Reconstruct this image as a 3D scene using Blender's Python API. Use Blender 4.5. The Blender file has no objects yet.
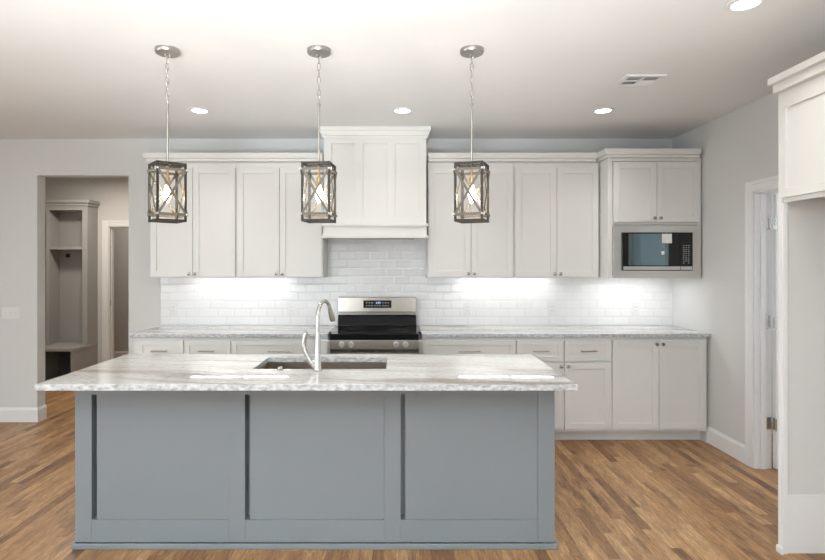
import bpy, bmesh, math, random
from mathutils import Vector, Matrix
random.seed(7)
S = bpy.context.scene
COL = S.collection
PI = math.pi

# ------------------------------------------------------------------ camera
EYE = 1.486
CEIL = 2.683
cam = bpy.data.cameras.new('camera')
cam.sensor_width = 36.0
cam.lens = 540.0 / 825.0 * 36.0
cam.shift_x = 16.5 / 825.0
cam.shift_y = -15.0 / 825.0
cam.clip_start = 0.05
camo = bpy.data.objects.new('camera', cam)
COL.objects.link(camo)
camo.location = (0, 0, EYE)
camo.rotation_euler = (PI / 2, 0, 0)
S.camera = camo
# ------------------------------------------------------------------ exposure
S.view_settings.view_transform = 'Standard'
S.view_settings.look = 'None'
S.view_settings.exposure = 0.34
S.view_settings.gamma = 1.0
S.view_settings.use_curve_mapping = False
# ------------------------------------------------------------------ sky
w = bpy.data.worlds.new('world')
S.world = w
w.use_nodes = True
bg = w.node_tree.nodes['Background']
bg.inputs['Color'].default_value = (0.86, 0.93, 1.0, 1)
bg.inputs['Strength'].default_value = 1.0


def area(name, loc, rot, sx, sy, power, color=(1, 1, 1), spread=PI):
    l = bpy.data.lights.new(name, 'AREA')
    l.shape = 'RECTANGLE'
    l.size = sx
    l.size_y = sy
    l.energy = power
    l.color = color
    l.spread = spread
    o = bpy.data.objects.new(name, l)
    COL.objects.link(o)
    o.location = loc
    o.rotation_euler = rot
    return o


# daylight through the window openings of the living room behind the camera
REAR_Y = -4.6
LEFT_X = -5.2
RIGHT_X = 2.62
BACK_Y = 5.12
WT = 0.118
REAR_WIN = [(-4.7, -3.0), (-2.8, -1.1), (0.9, 2.4)]
for i, (a, b) in enumerate(REAR_WIN):
    area('window_daylight', ((a + b) / 2, REAR_Y - 0.02, 1.25), (PI / 2, 0, 0), b - a - 0.1, 1.6, 29, (0.90, 0.965, 1.0))
LEFT_WIN = [(-3.2, -1.2), (0.0, 2.0)]
for (a, b) in LEFT_WIN:
    area('side_window_daylight', (LEFT_X - 0.02, (a + b) / 2, 1.25), (PI / 2, 0, -PI / 2), b - a - 0.1, 1.6, 34, (0.90, 0.965, 1.0))
# daylight of the pantry window beyond the right-hand door
area('pantry_daylight', (4.58, 3.35, 1.45), (PI / 2, 0, PI / 2), 1.3, 1.5, 22, (0.93, 0.97, 1.0))
# mud room ceiling lamp
area('mudroom_lamp', (-3.6, 6.2, 2.6), (0, 0, 0), 0.3, 0.3, 20, (1.0, 0.95, 0.88))
area('hallway_lamp', (-3.6, 8.0, 2.6), (0, 0, 0), 0.3, 0.3, 9, (1.0, 0.95, 0.88))
# added fill light, aimed up at the ceiling from behind the camera
area('added_ceiling_fill', (-0.5, -2.5, 0.5), (PI - math.radians(42), 0, 0), 0.9, 0.9, 175, (0.885, 0.955, 1.0), math.radians(72))
CAN_POWER = 1.8
LED_POWER = 0.44


# ------------------------------------------------------------------ materials
def new_mat(name):
    m = bpy.data.materials.new(name)
    m.use_nodes = True
    nt = m.node_tree
    return m, nt, nt.nodes['Principled BSDF']


def N(nt, typ, **kw):
    n = nt.nodes.new(typ)
    for k, v in kw.items():
        setattr(n, k, v)
    return n


def L(nt, a, b):
    nt.links.new(a, b)


def math_node(nt, op, a, b=None, c=None):
    n = N(nt, 'ShaderNodeMath', operation=op)
    for i, v in enumerate((a, b, c)):
        if v is None:
            continue
        if isinstance(v, (int, float)):
            n.inputs[i].default_value = v
        else:
            L(nt, v, n.inputs[i])
    return n.outputs[0]


def paint(name, col, rough=0.5, bump=0.0, scale=300, spec=0.5):
    m, nt, p = new_mat(name)
    geo = N(nt, 'ShaderNodeNewGeometry')
    no = N(nt, 'ShaderNodeTexNoise')
    no.inputs['Scale'].default_value = 2.5
    L(nt, geo.outputs['Position'], no.inputs['Vector'])
    mix = N(nt, 'ShaderNodeMixRGB')
    mix.inputs[1].default_value = (*[c * 0.985 for c in col], 1)
    mix.inputs[2].default_value = (*[min(1, c * 1.015) for c in col], 1)
    L(nt, no.outputs['Fac'], mix.inputs[0])
    L(nt, mix.outputs[0], p.inputs['Base Color'])
    p.inputs['Roughness'].default_value = rough
    p.inputs['Specular IOR Level'].default_value = spec
    if bump:
        n2 = N(nt, 'ShaderNodeTexNoise')
        n2.inputs['Scale'].default_value = scale
        L(nt, geo.outputs['Position'], n2.inputs['Vector'])
        b = N(nt, 'ShaderNodeBump')
        b.inputs['Strength'].default_value = bump
        b.inputs['Distance'].default_value = 0.001
        L(nt, n2.outputs['Fac'], b.inputs['Height'])
        L(nt, b.outputs[0], p.inputs['Normal'])
    return m


def metal(name, col, rough, brushed=None, metallic=1.0):
    m, nt, p = new_mat(name)
    p.inputs['Metallic'].default_value = metallic
    p.inputs['Roughness'].default_value = rough
    geo = N(nt, 'ShaderNodeNewGeometry')
    mp = N(nt, 'ShaderNodeMapping')
    mp.inputs['Scale'].default_value = brushed or (40, 40, 40)
    no = N(nt, 'ShaderNodeTexNoise')
    no.inputs['Scale'].default_value = 1.0
    L(nt, geo.outputs['Position'], mp.inputs['Vector'])
    L(nt, mp.outputs[0], no.inputs['Vector'])
    mix = N(nt, 'ShaderNodeMixRGB')
    mix.inputs[1].default_value = (*[c * 0.94 for c in col], 1)
    mix.inputs[2].default_value = (*[min(1, c * 1.06) for c in col], 1)
    L(nt, no.outputs['Fac'], mix.inputs[0])
    L(nt, mix.outputs[0], p.inputs['Base Color'])
    return m


def emit(name, col, strength):
    m, nt, p = new_mat(name)
    p.inputs['Base Color'].default_value = (*col, 1)
    p.inputs['Emission Color'].default_value = (*col, 1)
    p.inputs['Emission Strength'].default_value = strength
    return m


def clear_glass(name, tint=(1, 1, 1), gloss=0.12, wavy=0.0):
    m, nt, p = new_mat(name)
    nt.nodes.remove(p)
    out = nt.nodes['Material Output']
    tr = N(nt, 'ShaderNodeBsdfTransparent')
    tr.inputs[0].default_value = (*tint, 1)
    gl = N(nt, 'ShaderNodeBsdfGlossy')
    gl.inputs['Roughness'].default_value = 0.03
    lw = N(nt, 'ShaderNodeLayerWeight')
    lw.inputs['Blend'].default_value = 0.5
    ad = math_node(nt, 'ADD', math_node(nt, 'MULTIPLY', math_node(nt, 'POWER', lw.outputs['Facing'], 5.0), 0.6), gloss)
    mx = N(nt, 'ShaderNodeMixShader')
    L(nt, ad, mx.inputs[0])
    L(nt, tr.outputs[0], mx.inputs[1])
    L(nt, gl.outputs[0], mx.inputs[2])
    L(nt, mx.outputs[0], out.inputs['Surface'])
    if wavy:
        geo = N(nt, 'ShaderNodeNewGeometry')
        no = N(nt, 'ShaderNodeTexNoise')
        no.inputs['Scale'].default_value = 30
        L(nt, geo.outputs['Position'], no.inputs['Vector'])
        b = N(nt, 'ShaderNodeBump')
        b.inputs['Strength'].default_value = wavy
        b.inputs['Distance'].default_value = 0.01
        L(nt, no.outputs['Fac'], b.inputs['Height'])
        L(nt, b.outputs[0], gl.inputs['Normal'])
    return m


def wood_floor():
    m, nt, p = new_mat('oak_plank_floor')
    geo = N(nt, 'ShaderNodeNewGeometry')
    sep = N(nt, 'ShaderNodeSeparateXYZ')
    L(nt, geo.outputs['Position'], sep.inputs[0])
    X, Y = sep.outputs[0], sep.outputs[1]
    W = 0.060
    u = math_node(nt, 'DIVIDE', X, W)
    row = math_node(nt, 'FLOOR', u)
    fu = math_node(nt, 'FRACT', u)
    wn = N(nt, 'ShaderNodeTexWhiteNoise', noise_dimensions='1D')
    L(nt, row, wn.inputs['W'])
    off = math_node(nt, 'MULTIPLY', wn.outputs['Value'], 7.3)
    wn2 = N(nt, 'ShaderNodeTexWhiteNoise', noise_dimensions='1D')
    L(nt, math_node(nt, 'ADD', row, 91.7), wn2.inputs['W'])
    ln = math_node(nt, 'ADD', math_node(nt, 'MULTIPLY', wn2.outputs['Value'], 0.6), 0.45)
    v = math_node(nt, 'ADD', math_node(nt, 'DIVIDE', Y, ln), off)
    col_i = math_node(nt, 'FLOOR', v)
    fv = math_node(nt, 'FRACT', v)
    comb = N(nt, 'ShaderNodeCombineXYZ')
    L(nt, row, comb.inputs[0])
    L(nt, col_i, comb.inputs[1])
    wn3 = N(nt, 'ShaderNodeTexWhiteNoise', noise_dimensions='2D')
    L(nt, comb.outputs[0], wn3.inputs['Vector'])
    ramp = N(nt, 'ShaderNodeValToRGB')
    e = ramp.color_ramp.elements
    e[0].position = 0.0
    e[0].color = (0.235, 0.115, 0.050, 1)
    e[1].position = 1.0
    e[1].color = (0.585, 0.375, 0.195, 1)
    for pos, c in ((0.10, (0.335, 0.175, 0.078, 1)), (0.40, (0.445, 0.252, 0.115, 1)), (0.80, (0.52, 0.312, 0.150, 1))):
        k = ramp.color_ramp.elements.new(pos)
        k.color = c
    L(nt, wn3.outputs['Value'], ramp.inputs[0])
    # grain, shifted per plank
    gv = N(nt, 'ShaderNodeCombineXYZ')
    L(nt, math_node(nt, 'ADD', math_node(nt, 'MULTIPLY', X, 55.0), math_node(nt, 'MULTIPLY', wn3.outputs['Value'], 50.0)), gv.inputs[0])
    L(nt, math_node(nt, 'MULTIPLY', Y, 5.5), gv.inputs[1])
    L(nt, math_node(nt, 'MULTIPLY', wn3.outputs['Value'], 33.0), gv.inputs[2])
    g = N(nt, 'ShaderNodeTexNoise')
    g.inputs['Scale'].default_value = 1.0
    g.inputs['Detail'].default_value = 5
    g.inputs['Roughness'].default_value = 0.62
    g.inputs['Distortion'].default_value = 0.6
    L(nt, gv.outputs[0], g.inputs['Vector'])
    gr = N(nt, 'ShaderNodeValToRGB')
    gr.color_ramp.elements[0].position = 0.30
    gr.color_ramp.elements[0].color = (0.48, 0.43, 0.39, 1)
    gr.color_ramp.elements[1].position = 0.66
    gr.color_ramp.elements[1].color = (1.22, 1.2, 1.16, 1)
    L(nt, g.outputs['Fac'], gr.inputs[0])
    mul = N(nt, 'ShaderNodeMixRGB', blend_type='MULTIPLY')
    mul.inputs[0].default_value = 0.85
    L(nt, ramp.outputs[0], mul.inputs[1])
    L(nt, gr.outputs[0], mul.inputs[2])
    # broad blotches and knots
    kv = N(nt, 'ShaderNodeCombineXYZ')
    L(nt, math_node(nt, 'MULTIPLY', X, 9.0), kv.inputs[0])
    L(nt, math_node(nt, 'MULTIPLY', Y, 2.6), kv.inputs[1])
    L(nt, math_node(nt, 'MULTIPLY', wn3.outputs['Value'], 20.0), kv.inputs[2])
    kn = N(nt, 'ShaderNodeTexNoise')
    kn.inputs['Scale'].default_value = 1.0
    kn.inputs['Detail'].default_value = 3
    L(nt, kv.outputs[0], kn.inputs['Vector'])
    kr = N(nt, 'ShaderNodeValToRGB')
    kr.color_ramp.elements[0].position = 0.27
    kr.color_ramp.elements[0].color = (0.42, 0.36, 0.32, 1)
    kr.color_ramp.elements[1].position = 0.44
    kr.color_ramp.elements[1].color = (1, 1, 1, 1)
    L(nt, kn.outputs['Fac'], kr.inputs[0])
    mul2 = N(nt, 'ShaderNodeMixRGB', blend_type='MULTIPLY')
    mul2.inputs[0].default_value = 0.9
    L(nt, mul.outputs[0], mul2.inputs[1])
    L(nt, kr.outputs[0], mul2.inputs[2])
    fv2 = N(nt, 'ShaderNodeCombineXYZ')
    L(nt, math_node(nt, 'MULTIPLY', X, 210.0), fv2.inputs[0])
    L(nt, math_node(nt, 'MULTIPLY', Y, 24.0), fv2.inputs[1])
    L(nt, math_node(nt, 'MULTIPLY', wn3.outputs['Value'], 71.0), fv2.inputs[2])
    fn = N(nt, 'ShaderNodeTexNoise')
    fn.inputs['Scale'].default_value = 1.0
    fn.inputs['Detail'].default_value = 3
    L(nt, fv2.outputs[0], fn.inputs['Vector'])
    frp = N(nt, 'ShaderNodeValToRGB')
    frp.color_ramp.elements[0].position = 0.32
    frp.color_ramp.elements[0].color = (0.62, 0.58, 0.55, 1)
    frp.color_ramp.elements[1].position = 0.62
    frp.color_ramp.elements[1].color = (1.08, 1.08, 1.07, 1)
    L(nt, fn.outputs['Fac'], frp.inputs[0])
    mulf = N(nt, 'ShaderNodeMixRGB', blend_type='MULTIPLY')
    mulf.inputs[0].default_value = 0.8
    L(nt, mul2.outputs[0], mulf.inputs[1])
    L(nt, frp.outputs[0], mulf.inputs[2])
    vo = N(nt, 'ShaderNodeTexVoronoi')
    vo.inputs['Scale'].default_value = 1.0
    vv_ = N(nt, 'ShaderNodeCombineXYZ')
    L(nt, math_node(nt, 'MULTIPLY', X, 7.0), vv_.inputs[0])
    L(nt, math_node(nt, 'MULTIPLY', Y, 2.2), vv_.inputs[1])
    L(nt, math_node(nt, 'MULTIPLY', wn3.outputs['Value'], 9.0), vv_.inputs[2])
    wob = N(nt, 'ShaderNodeVectorMath', operation='MULTIPLY_ADD')
    L(nt, g.outputs['Color'], wob.inputs[0])
    wob.inputs[1].default_value = (0.22, 0.22, 0.0)
    L(nt, vv_.outputs[0], wob.inputs[2])
    L(nt, wob.outputs[0], vo.inputs['Vector'])
    vr = N(nt, 'ShaderNodeValToRGB')
    vr.color_ramp.elements[0].position = 0.05
    vr.color_ramp.elements[0].color = (0.28, 0.22, 0.18, 1)
    vr.color_ramp.elements[1].position = 0.20
    vr.color_ramp.elements[1].color = (1, 1, 1, 1)
    L(nt, vo.outputs['Distance'], vr.inputs[0])
    mulk = N(nt, 'ShaderNodeMixRGB', blend_type='MULTIPLY')
    mulk.inputs[0].default_value = 0.85
    L(nt, mulf.outputs[0], mulk.inputs[1])
    L(nt, vr.outputs[0], mulk.inputs[2])
    mul2 = mulk
    # seams
    du = math_node(nt, 'MULTIPLY', math_node(nt, 'ABSOLUTE', math_node(nt, 'SUBTRACT', fu, 0.5)), 2.0)
    su = math_node(nt, 'GREATER_THAN', du, 0.972)
    dv = math_node(nt, 'MULTIPLY', math_node(nt, 'ABSOLUTE', math_node(nt, 'SUBTRACT', fv, 0.5)), 2.0)
    sv = math_node(nt, 'GREATER_THAN', dv, 0.9955)
    seam = math_node(nt, 'MAXIMUM', su, sv)
    mul3 = N(nt, 'ShaderNodeMixRGB', blend_type='MULTIPLY')
    L(nt, math_node(nt, 'MULTIPLY', seam, 0.42), mul3.inputs[0])
    L(nt, mul2.outputs[0], mul3.inputs[1])
    mul3.inputs[2].default_value = (0.25, 0.2, 0.16, 1)
    L(nt, mul3.outputs[0], p.inputs['Base Color'])
    p.inputs['Roughness'].default_value = 0.36
    rr = math_node(nt, 'ADD', math_node(nt, 'MULTIPLY', g.outputs['Fac'], 0.18), 0.30)
    L(nt, rr, p.inputs['Roughness'])
    b = N(nt, 'ShaderNodeBump')
    b.inputs['Strength'].default_value = 0.25
    b.inputs['Distance'].default_value = 0.001
    L(nt, math_node(nt, 'SUBTRACT', math_node(nt, 'MULTIPLY', g.outputs['Fac'], 0.4), seam), b.inputs['Height'])
    L(nt, b.outputs[0], p.inputs['Normal'])
    return m


def stone():
    m, nt, p = new_mat('streaked_quartzite')
    geo = N(nt, 'ShaderNodeNewGeometry')
    rot = N(nt, 'ShaderNodeMapping')
    rot.inputs['Rotation'].default_value = (0, 0, math.radians(7))
    L(nt, geo.outputs['Position'], rot.inputs['Vector'])
    # large flow warp
    wv = N(nt, 'ShaderNodeTexNoise')
    wv.inputs['Scale'].default_value = 1.6
    wv.inputs['Detail'].default_value = 2
    L(nt, rot.outputs[0], wv.inputs['Vector'])
    warp = N(nt, 'ShaderNodeVectorMath', operation='MULTIPLY_ADD')
    L(nt, wv.outputs['Color'], warp.inputs[0])
    warp.inputs[1].default_value = (0.0, 0.22, 0.0)
    L(nt, rot.outputs[0], warp.inputs[2])
    mp = N(nt, 'ShaderNodeMapping')
    mp.inputs['Scale'].default_value = (0.8, 8.5, 8.5)
    L(nt, warp.outputs[0], mp.inputs['Vector'])
    n1 = N(nt, 'ShaderNodeTexNoise')
    n1.inputs['Scale'].default_value = 1.0
    n1.inputs['Detail'].default_value = 6
    n1.inputs['Roughness'].default_value = 0.6
    n1.inputs['Distortion'].default_value = 0.5
    L(nt, mp.outputs[0], n1.inputs['Vector'])
    r1 = N(nt, 'ShaderNodeValToRGB')
    e = r1.color_ramp.elements
    e[0].position = 0.30
    e[0].color = (0.27, 0.235, 0.21, 1)
    e[1].position = 0.67
    e[1].color = (0.78, 0.775, 0.755, 1)
    for pos, c in ((0.39, (0.42, 0.38, 0.34, 1)), (0.47, (0.60, 0.57, 0.53, 1)), (0.55, (0.71, 0.70, 0.675, 1))):
        k = r1.color_ramp.elements.new(pos)
        k.color = c
    L(nt, n1.outputs['Fac'], r1.inputs[0])
    # fine crystalline speckle in cool grey
    mp2 = N(nt, 'ShaderNodeMapping')
    mp2.inputs['Scale'].default_value = (34, 60, 60)
    L(nt, geo.outputs['Position'], mp2.inputs['Vector'])
    n2 = N(nt, 'ShaderNodeTexNoise')
    n2.inputs['Scale'].default_value = 1.0
    n2.inputs['Detail'].default_value = 5
    L(nt, mp2.outputs[0], n2.inputs['Vector'])
    r2 = N(nt, 'ShaderNodeValToRGB')
    r2.color_ramp.elements[0].position = 0.34
    r2.color_ramp.elements[0].color = (0.56, 0.60, 0.64, 1)
    r2.color_ramp.elements[1].position = 0.55
    r2.color_ramp.elements[1].color = (1, 1, 1, 1)
    L(nt, n2.outputs['Fac'], r2.inputs[0])
    mul = N(nt, 'ShaderNodeMixRGB', blend_type='MULTIPLY')
    mul.inputs[0].default_value = 0.55
    L(nt, r1.outputs[0], mul.inputs[1])
    L(nt, r2.outputs[0], mul.inputs[2])
    # faces that do not point up get a darker, greyer speckle
    sepn = N(nt, 'ShaderNodeSeparateXYZ')
    L(nt, geo.outputs['True Normal'], sepn.inputs[0])
    edge = math_node(nt, 'LESS_THAN', sepn.outputs[2], 0.5)
    r3 = N(nt, 'ShaderNodeValToRGB')
    r3.color_ramp.elements[0].position = 0.33
    r3.color_ramp.elements[0].color = (0.30, 0.315, 0.335, 1)
    r3.color_ramp.elements[1].position = 0.62
    r3.color_ramp.elements[1].color = (0.63, 0.66, 0.69, 1)
    L(nt, n2.outputs['Fac'], r3.inputs[0])
    em = N(nt, 'ShaderNodeMixRGB')
    L(nt, math_node(nt, 'MULTIPLY', edge, 0.88), em.inputs[0])
    L(nt, mul.outputs[0], em.inputs[1])
    L(nt, r3.outputs[0], em.inputs[2])
    L(nt, em.outputs[0], p.inputs['Base Color'])
    p.inputs['Roughness'].default_value = 0.03
    p.inputs['Specular IOR Level'].default_value = 0.55
    return m


def subway():
    """3x6 inch bevelled white tile in running bond on a wall in the x-z plane."""
    m, nt, p = new_mat('white_subway_tile')
    geo = N(nt, 'ShaderNodeNewGeometry')
    sep = N(nt, 'ShaderNodeSeparateXYZ')
    L(nt, geo.outputs['Position'], sep.inputs[0])
    TW, TH = 0.1525, 0.0775
    vz = math_node(nt, 'DIVIDE', math_node(nt, 'SUBTRACT', sep.outputs[2], 0.916), TH)
    row = math_node(nt, 'FLOOR', vz)
    fz = math_node(nt, 'FRACT', vz)
    sh = math_node(nt, 'MULTIPLY', math_node(nt, 'MODULO', row, 2.0), 0.5)
    ux = math_node(nt, 'ADD', math_node(nt, 'DIVIDE', math_node(nt, 'ADD', sep.outputs[0], 10.0), TW), sh)
    fx = math_node(nt, 'FRACT', ux)
    tix = math_node(nt, 'FLOOR', ux)
    dx = math_node(nt, 'MULTIPLY', math_node(nt, 'SUBTRACT', 0.5, math_node(nt, 'ABSOLUTE', math_node(nt, 'SUBTRACT', fx, 0.5))), TW)
    dz = math_node(nt, 'MULTIPLY', math_node(nt, 'SUBTRACT', 0.5, math_node(nt, 'ABSOLUTE', math_node(nt, 'SUBTRACT', fz, 0.5))), TH)
    d = math_node(nt, 'MINIMUM', dx, dz)
    grout = math_node(nt, 'LESS_THAN', d, 0.0013)
    h = math_node(nt, 'MINIMUM', math_node(nt, 'MULTIPLY', d, 1 / 0.012), 1.0)
    h = math_node(nt, 'SUBTRACT', h, math_node(nt, 'MULTIPLY', grout, 0.35))
    b = N(nt, 'ShaderNodeBump')
    b.inputs['Strength'].default_value = 0.35
    b.inputs['Distance'].default_value = 0.004
    L(nt, h, b.inputs['Height'])
    L(nt, b.outputs[0], p.inputs['Normal'])
    wn = N(nt, 'ShaderNodeTexWhiteNoise', noise_dimensions='2D')
    cb = N(nt, 'ShaderNodeCombineXYZ')
    L(nt, tix, cb.inputs[0])
    L(nt, row, cb.inputs[1])
    L(nt, cb.outputs[0], wn.inputs['Vector'])
    mix = N(nt, 'ShaderNodeMixRGB')
    mix.inputs[1].default_value = (0.83, 0.835, 0.84, 1)
    mix.inputs[2].default_value = (0.86, 0.865, 0.87, 1)
    L(nt, wn.outputs['Value'], mix.inputs[0])
    g = N(nt, 'ShaderNodeMixRGB')
    L(nt, grout, g.inputs[0])
    L(nt, mix.outputs[0], g.inputs[1])
    g.inputs[2].default_value = (0.77, 0.77, 0.77, 1)
    L(nt, g.outputs[0], p.inputs['Base Color'])
    p.inputs['Roughness'].default_value = 0.16
    return m


M = {}
M['wall'] = paint('wall_paint', (0.69, 0.69, 0.68), 0.75, 0.15, 220, 0.3)
M['ceiling'] = paint('ceiling_paint', (0.85, 0.86, 0.865), 0.85, 0.15, 220, 0.2)
M['trim'] = paint('trim_paint', (0.82, 0.825, 0.83), 0.35)
M['cabinet'] = paint('cabinet_paint', (0.755, 0.75, 0.725), 0.38)
M['island'] = paint('blue_grey_paint', (0.212, 0.240, 0.262), 0.36)
M['taupe'] = paint('taupe_paint', (0.33, 0.315, 0.29), 0.4)
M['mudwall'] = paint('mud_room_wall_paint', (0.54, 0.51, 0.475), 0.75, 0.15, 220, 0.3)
M['cubby_shade'] = paint('cubby_shade_colour', (0.11, 0.10, 0.095), 0.6)  # dark tone stands in for the shade under the bench
M['floor'] = wood_floor()
M['stone'] = stone()
M['tile'] = subway()
M['steel'] = metal('brushed_stainless', (0.37, 0.345, 0.31), 0.20, (3, 3, 260))
M['steel_h'] = metal('brushed_stainless_trim', (0.74, 0.725, 0.70), 0.32, (3, 3, 260))
M['sink_steel'] = metal('sink_stainless', (0.58, 0.53, 0.47), 0.28, (120, 4, 4))
M['nickel'] = metal('brushed_nickel', (0.44, 0.42, 0.39), 0.30)
M['chrome'] = metal('faucet_nickel', (0.56, 0.56, 0.55), 0.20)
M['dark_chrome'] = metal('polished_knob_metal', (0.42, 0.41, 0.40), 0.14)
M['black_metal'] = metal('dark_bronze_metal', (0.028, 0.023, 0.019), 0.5, metallic=0.1)
M['black_glass'] = paint('black_glass', (0.006, 0.006, 0.007), 0.05)
M['black'] = paint('black_plastic', (0.010, 0.010, 0.011), 0.35)
M['white_plastic'] = paint('white_plastic', (0.78, 0.78, 0.77), 0.3)
M['sticker'] = paint('white_sticker', (0.82, 0.81, 0.79), 0.6)
M['legend'] = emit('panel_legend', (0.55, 0.58, 0.62), 0.10)
M['burner_mark'] = paint('burner_marking', (0.05, 0.05, 0.052), 0.2)
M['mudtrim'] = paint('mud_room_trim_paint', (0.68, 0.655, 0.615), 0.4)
M['knob_metal'] = metal('range_knob_metal', (0.74, 0.73, 0.72), 0.38)
M['steel_warm'] = metal('range_panel_steel', (0.46, 0.41, 0.35), 0.34, (3, 3, 260))
M['black_enamel'] = paint('black_enamel', (0.006, 0.006, 0.007), 0.12, spec=0.25)
M['duct'] = paint('vent_duct', (0.16, 0.16, 0.155), 0.7)
M['digits'] = emit('blue_display_digits', (0.45, 0.65, 1.0), 1.2)
M['weathered'] = paint('weathered_grey_wood', (0.150, 0.132, 0.112), 0.55)
M['led'] = emit('led_diffuser', (1.0, 0.985, 0.96), 7.0)
M['can_emit'] = emit('downlight_diffuser', (1.0, 0.985, 0.95), 6.0)
M['bulb'] = emit('lit_bulb_glass', (1.0, 0.90, 0.72), 9.0)
M['brass'] = metal('antique_brass', (0.60, 0.43, 0.20), 0.3)
M['glass'] = clear_glass('clear_lantern_glass', (0.99, 0.99, 0.985), 0.012, 0.35)
M['win_glass'] = clear_glass('window_glass', (0.97, 0.99, 1.0), 0.0)
M['dark_gap'] = paint('shadow_gap_filler', (0.05, 0.05, 0.05), 0.8)


# microwave door: green-tinted reflective glass
def mw_glass():
    m, nt, p = new_mat('tinted_oven_glass')
    p.inputs['Base Color'].default_value = (0.18, 0.245, 0.265, 1)
    p.inputs['Metallic'].default_value = 1.0
    p.inputs['Roughness'].default_value = 0.03
    return m


M['mw_glass'] = mw_glass()


# ------------------------------------------------------------------ mesh helpers
class MB:
    def __init__(self):
        self.v, self.f, self.s = [], [], []

    def add(self, verts, faces, smooth=False):
        b = len(self.v)
        self.v += [Vector(p) for p in verts]
        self.f += [tuple(i + b for i in f) for f in faces]
        self.s += [smooth] * len(faces)
        return self

    def box(self, x0, x1, y0, y1, z0, z1):
        x0, x1 = min(x0, x1), max(x0, x1)
        y0, y1 = min(y0, y1), max(y0, y1)
        z0, z1 = min(z0, z1), max(z0, z1)
        return self.add([(x0, y0, z0), (x1, y0, z0), (x1, y1, z0), (x0, y1, z0), (x0, y0, z1), (x1, y0, z1), (x1, y1, z1), (x0, y1, z1)],
                        [(0, 3, 2, 1), (4, 5, 6, 7), (0, 1, 5, 4), (1, 2, 6, 5), (2, 3, 7, 6), (3, 0, 4, 7)])

    def obox(self, c, ax, ay, az, hx, hy, hz):
        c, ax, ay, az = Vector(c), Vector(ax).normalized(), Vector(ay).normalized(), Vector(az).normalized()
        vs = []
        for k in (-1, 1):
            for (i, j) in ((-1, -1), (1, -1), (1, 1), (-1, 1)):
                vs.append(c + ax * hx * i + ay * hy * j + az * hz * k)
        return self.add(vs, [(0, 3, 2, 1), (4, 5, 6, 7), (0, 1, 5, 4), (1, 2, 6, 5), (2, 3, 7, 6), (3, 0, 4, 7)])

    def prism(self, pts, axis, a, b, m=None):
        """closed 2-D outline pts swept along axis from a to b: axis 0 -> pts are (y, z), 1 -> (x, z), 2 -> (x, y)."""
        def mk(p, t):
            if axis == 0:
                return (t, p[0], p[1])
            if axis == 1:
                return (p[0], t, p[1])
            return (p[0], p[1], t)
        n = len(pts)
        vs = [mk(p, a) for p in pts] + [mk(p, b) for p in pts]
        fs = [tuple(range(n))[::-1], tuple(range(n, 2 * n))] + [(i, (i + 1) % n, (i + 1) % n + n, i + n) for i in range(n)]
        return self.add(vs, fs)

    def tube(self, pts, r, n=14, closed=False):
        pts = [Vector(p) for p in pts]
        rs = r if isinstance(r, (list, tuple)) else [r] * len(pts)
        vs, fs = [], []
        prev = None
        m = len(pts)
        for i, p in enumerate(pts):
            if closed:
                t = (pts[(i + 1) % m] - pts[i - 1]).normalized()
            else:
                t = (pts[min(i + 1, m - 1)] - pts[max(i - 1, 0)]).normalized()
            if prev is None:
                a = Vector((1, 0, 0)) if abs(t.x) < 0.9 else Vector((0, 1, 0))
                u = (a - t * a.dot(t)).normalized()
            else:
                u = (prev - t * prev.dot(t)).normalized()
            prev = u
            vv = t.cross(u)
            for k in range(n):
                an = 2 * PI * k / n
                vs.append(p + (u * math.cos(an) + vv * math.sin(an)) * rs[i])
        for i in range(m if closed else m - 1):
            j = (i + 1) % m
            for k in range(n):
                fs.append((i * n + k, i * n + (k + 1) % n, j * n + (k + 1) % n, j * n + k))
        if not closed:
            fs.append(tuple(range(n))[::-1])
            fs.append(tuple(range((m - 1) * n, m * n)))
        return self.add(vs, fs, True)

    def lathe(self, prof, c=(0, 0, 0), axis='z', n=32):
        """prof: list of (radius, height)."""
        c = Vector(c)
        vs, fs = [], []
        for (r, h) in prof:
            for k in range(n):
                a = 2 * PI * k / n
                x, y = r * math.cos(a), r * math.sin(a)
                q = {'z': Vector((x, y, h)), 'y': Vector((x, -h, y)), 'x': Vector((h, x, y))}[axis]
                vs.append(c + q)
        m = len(prof)
        for i in range(m - 1):
            for k in range(n):
                fs.append((i * n + k, i * n + (k + 1) % n, (i + 1) * n + (k + 1) % n, (i + 1) * n + k))
        fs.append(tuple(range(n))[::-1])
        fs.append(tuple(range((m - 1) * n, m * n)))
        return self.add(vs, fs, True)


OFF = {}


def off_of(o):
    t = Vector((0, 0, 0))
    while o is not None:
        t += o.location
        o = o.parent
    return t


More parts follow.
